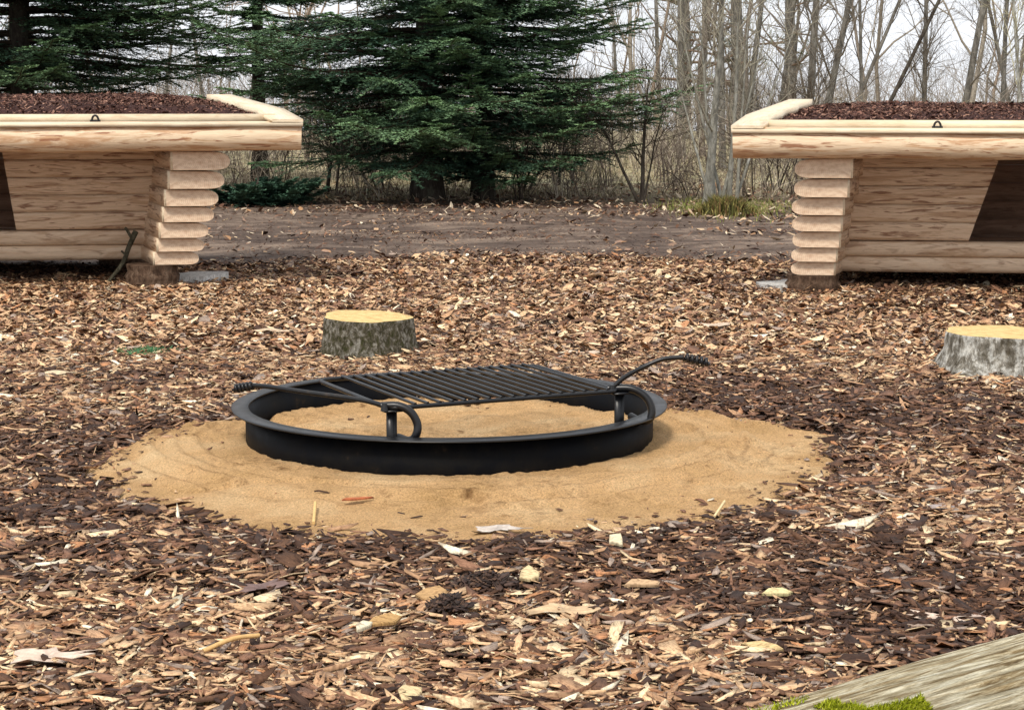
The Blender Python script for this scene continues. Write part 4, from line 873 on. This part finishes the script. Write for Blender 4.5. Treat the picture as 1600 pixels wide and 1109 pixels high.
# ------------------------------------------------------------------ undergrowth and far wood
def stems_field(mb, N, y0, y1, h0, h1, r0, cols, seed, xs_=.40, lean=.35, K=6, arch=.5, sub=3, mask=None):
    r = np.random.default_rng(seed); y = r.uniform(y0, y1, N); x = r.uniform(-1, 1, N) * y * xs_
    if mask is not None: k = r.uniform(0, 1, N) < mask(x, y); x, y = x[k], y[k]; N = len(x)
    h = r.uniform(h0, h1, N); az = r.uniform(0, 2 * np.pi, N); s = np.linspace(0, 1, K); ln = r.uniform(0, lean, N) * h
    P = np.stack([x[:, None] + (np.cos(az) * ln)[:, None] * s ** 1.6, y[:, None] + (np.sin(az) * ln)[:, None] * s ** 1.6, gz(x, y)[:, None] + h[:, None] * (s - arch * .3 * s ** 3)], -1)
    P[:, 1:] += np.cumsum(r.normal(0, .022, (N, K - 1, 3)), 1) * h[:, None, None]
    rr = r0 * r.uniform(.5, 1.5, (N, 1)) * np.linspace(1, .35, K)[None]; cc = cols[r.integers(0, len(cols), N)] * r.uniform(.7, 1.25, (N, 1))
    v, f = tubes(P, rr, 3); mb.add(v, f, cc.repeat(K * 3, 0))
    if sub:
        P2, R2 = grow(P, rr, sub, h0 * .35, h1 * .4, 45, .12, 5, .16, .6, .2, r); R2 = np.maximum(R2, r0 * .3); v, f = tubes(P2, R2, 3); mb.add(v, f, cc.repeat(sub, 0).repeat(15, 0))
        P3, R3 = grow(P2, R2, 2, h0 * .2, h1 * .22, 45, .1, 4, .18, .7, .2, r); R3 = np.maximum(R3, r0 * .22); v, f = tubes(P3, R3, 3); mb.add(v, f, cc.repeat(sub * 2, 0).repeat(12, 0))
tw = lin(np.array([[156, 142, 128], [122, 108, 98], [190, 178, 160], [92, 80, 72], [152, 144, 120]]))
mb = MB(); 
r = np.random.default_rng(75); nb_ = 210; by = r.uniform(21.6, 32, nb_); bx = r.uniform(-1, 1, nb_) * by * .36; ns = 8; N = nb_ * ns; K = 7; s_ = np.linspace(0, 1, K)
az = r.uniform(0, 2 * np.pi, N); hh = (r.uniform(.35, 1.25, nb_).repeat(ns)) * r.uniform(.6, 1.1, N); out = hh * r.uniform(.15, 1.3, N); b0x = bx.repeat(ns) + r.normal(0, .08, N); b0y = by.repeat(ns) + r.normal(0, .08, N)
P = np.stack([b0x[:, None] + (np.cos(az) * out)[:, None] * s_ ** 1.3, b0y[:, None] + (np.sin(az) * out)[:, None] * s_ ** 1.3, gz(b0x, b0y)[:, None] + hh[:, None] * (1.6 * s_ - .75 * s_ ** 2.2)], -1); P[:, 1:] += np.cumsum(r.normal(0, .03, (N, K - 1, 3)), 1) * hh[:, None, None]
Rr = .0055 * r.uniform(.5, 1.5, (N, 1)) * np.linspace(1, .35, K)[None]; cc = tw[r.integers(0, 5, nb_)].repeat(ns, 0) * r.uniform(.7, 1.25, (N, 1)); v, f = tubes(P, Rr, 4); mb.add(v, f, cc.repeat(K * 4, 0))
P2, R2 = grow(P, Rr, 5, .2, .6, 50, .05, 6, .22, .55, .15, r); R2 = np.maximum(R2, .0016); v, f = tubes(P2, R2, 3); mb.add(v, f, cc.repeat(5, 0).repeat(18, 0))
P3, R3 = grow(P2, R2, 3, .08, .3, 50, .05, 4, .22, .7, .15, r); R3 = np.maximum(R3, .0011); v, f = tubes(P3, R3, 3); mb.add(v, f, cc.repeat(15, 0).repeat(12, 0))
stems_field(mb, 1500, 21.4, 26, .08, .5, .0034, tw, 72, lean=1.6, arch=1.6, sub=2)
tag(mb.build('undergrowth', M_twig), 'tangle of leafless twigs and brambles under the trees', kind='stuff')
mb = MB(); tf_ = lin(np.array([[150, 140, 128], [130, 120, 110], [168, 158, 144], [142, 126, 112]]))
stems_field(mb, 1500, 28, 50, .7, 1.9, .007, tf_, 73, xs_=.36, lean=1.0, K=7, arch=.4, sub=4); stems_field(mb, 1500, 45, 75, 1.0, 2.6, .010, tf_ * .85, 77, xs_=.34, lean=.8, K=6, arch=.3, sub=4); stems_field(mb, 60, 34, 66, 5, 7, .045, tf_, 74, xs_=.36, lean=.25, K=7, arch=0, sub=6)
tag(mb.build('far_wood', M_twig), 'hazy grey-brown mass of leafless wood behind the clearing', kind='stuff')
# grass and moss: tan-green blades beyond the track
def blades(mb, x, y, h, w_, cols, seed, lean=.6):
    r = np.random.default_rng(seed); N = len(x); az = r.uniform(0, 2 * np.pi, N); ln = (r.uniform(0, lean, N) * h)[:, None]; D_ = np.stack([np.cos(az), np.sin(az), 0 * az], -1)
    b = np.stack([x, y, gz(x, y)], -1); az2 = r.uniform(0, np.pi, N); W = np.stack([np.cos(az2), np.sin(az2), 0 * az2], -1) * w_
    m_ = b + D_ * ln * .35 + np.array([0, 0, 1.]) * (h * .6)[:, None]; t_ = b + D_ * ln + np.array([0, 0, 1.]) * h[:, None]
    V = np.stack([b - W, b + W, m_ + W * .7, m_ - W * .7, t_], 1); i = np.arange(N)[:, None] * 5; c = cols[r.integers(0, len(cols), N)] * r.uniform(.7, 1.2, (N, 1))
    mb.add(V, i + np.array([0, 1, 2, 3]), c.repeat(5, 0)); mb.f.append(i + np.array([3, 2, 4]) + mb.n - N * 5); mb.m.append(np.zeros(N))
gc_ = lin(np.array([[196, 182, 150], [166, 158, 122], [212, 198, 168], [136, 128, 96], [160, 138, 116], [186, 164, 140]]))
mb = MB(); r = np.random.default_rng(81); N = 60000; y = 20.3 + 16 * r.uniform(0, 1, N) ** 1.3; x = r.uniform(-1, 1, N) * y * .36; k = (fbm(x * .8, y * .8, 7) > .40) & (y > 21.6 + 2.6 * (fbm(x * .6, y * .3, 14) - .4)) ; x, y = x[k], y[k]
blades(mb, x, y, r.uniform(.02, .085, len(x)), .005, gc_, 82, lean=1.5)
p = atz(1165, 333); N = 4500; x = r.normal(p[0] - .1, .30, N); y = r.normal(20.3, .7, N); blades(mb, x, y, r.uniform(.015, .06, N), .004, lin(np.array([[132, 140, 74], [156, 158, 90], [110, 118, 64], [164, 150, 110]])), 83)
tag(mb.build('grass', M_grass), 'dry tan and green grass beyond the earth track', kind='stuff')
# fern-like moss hummock at the foot of the pale shrub
p = atz(1130, 334); mb = MB(); r = np.random.default_rng(91); N = 3600; x = r.normal(p[0], .17, N); y = r.normal(p[1] - .1, .16, N)
blades(mb, x, y, r.uniform(.03, .21, N) * np.exp(-((x - p[0]) / .26) ** 2), .008, lin(np.array([[112, 106, 56], [88, 88, 46], [140, 132, 76], [66, 66, 38], [120, 96, 62]])), 92, lean=.9)
tag(mb.build('moss_clump', M_grass, loc=(float(p[0]), float(p[1]), 0)), 'spiky yellow-green moss clump at the foot of the pale shrub', 'plant')
print('faces', sum(len(o.data.polygons) for o in bpy.data.objects if o.type == 'MESH'))
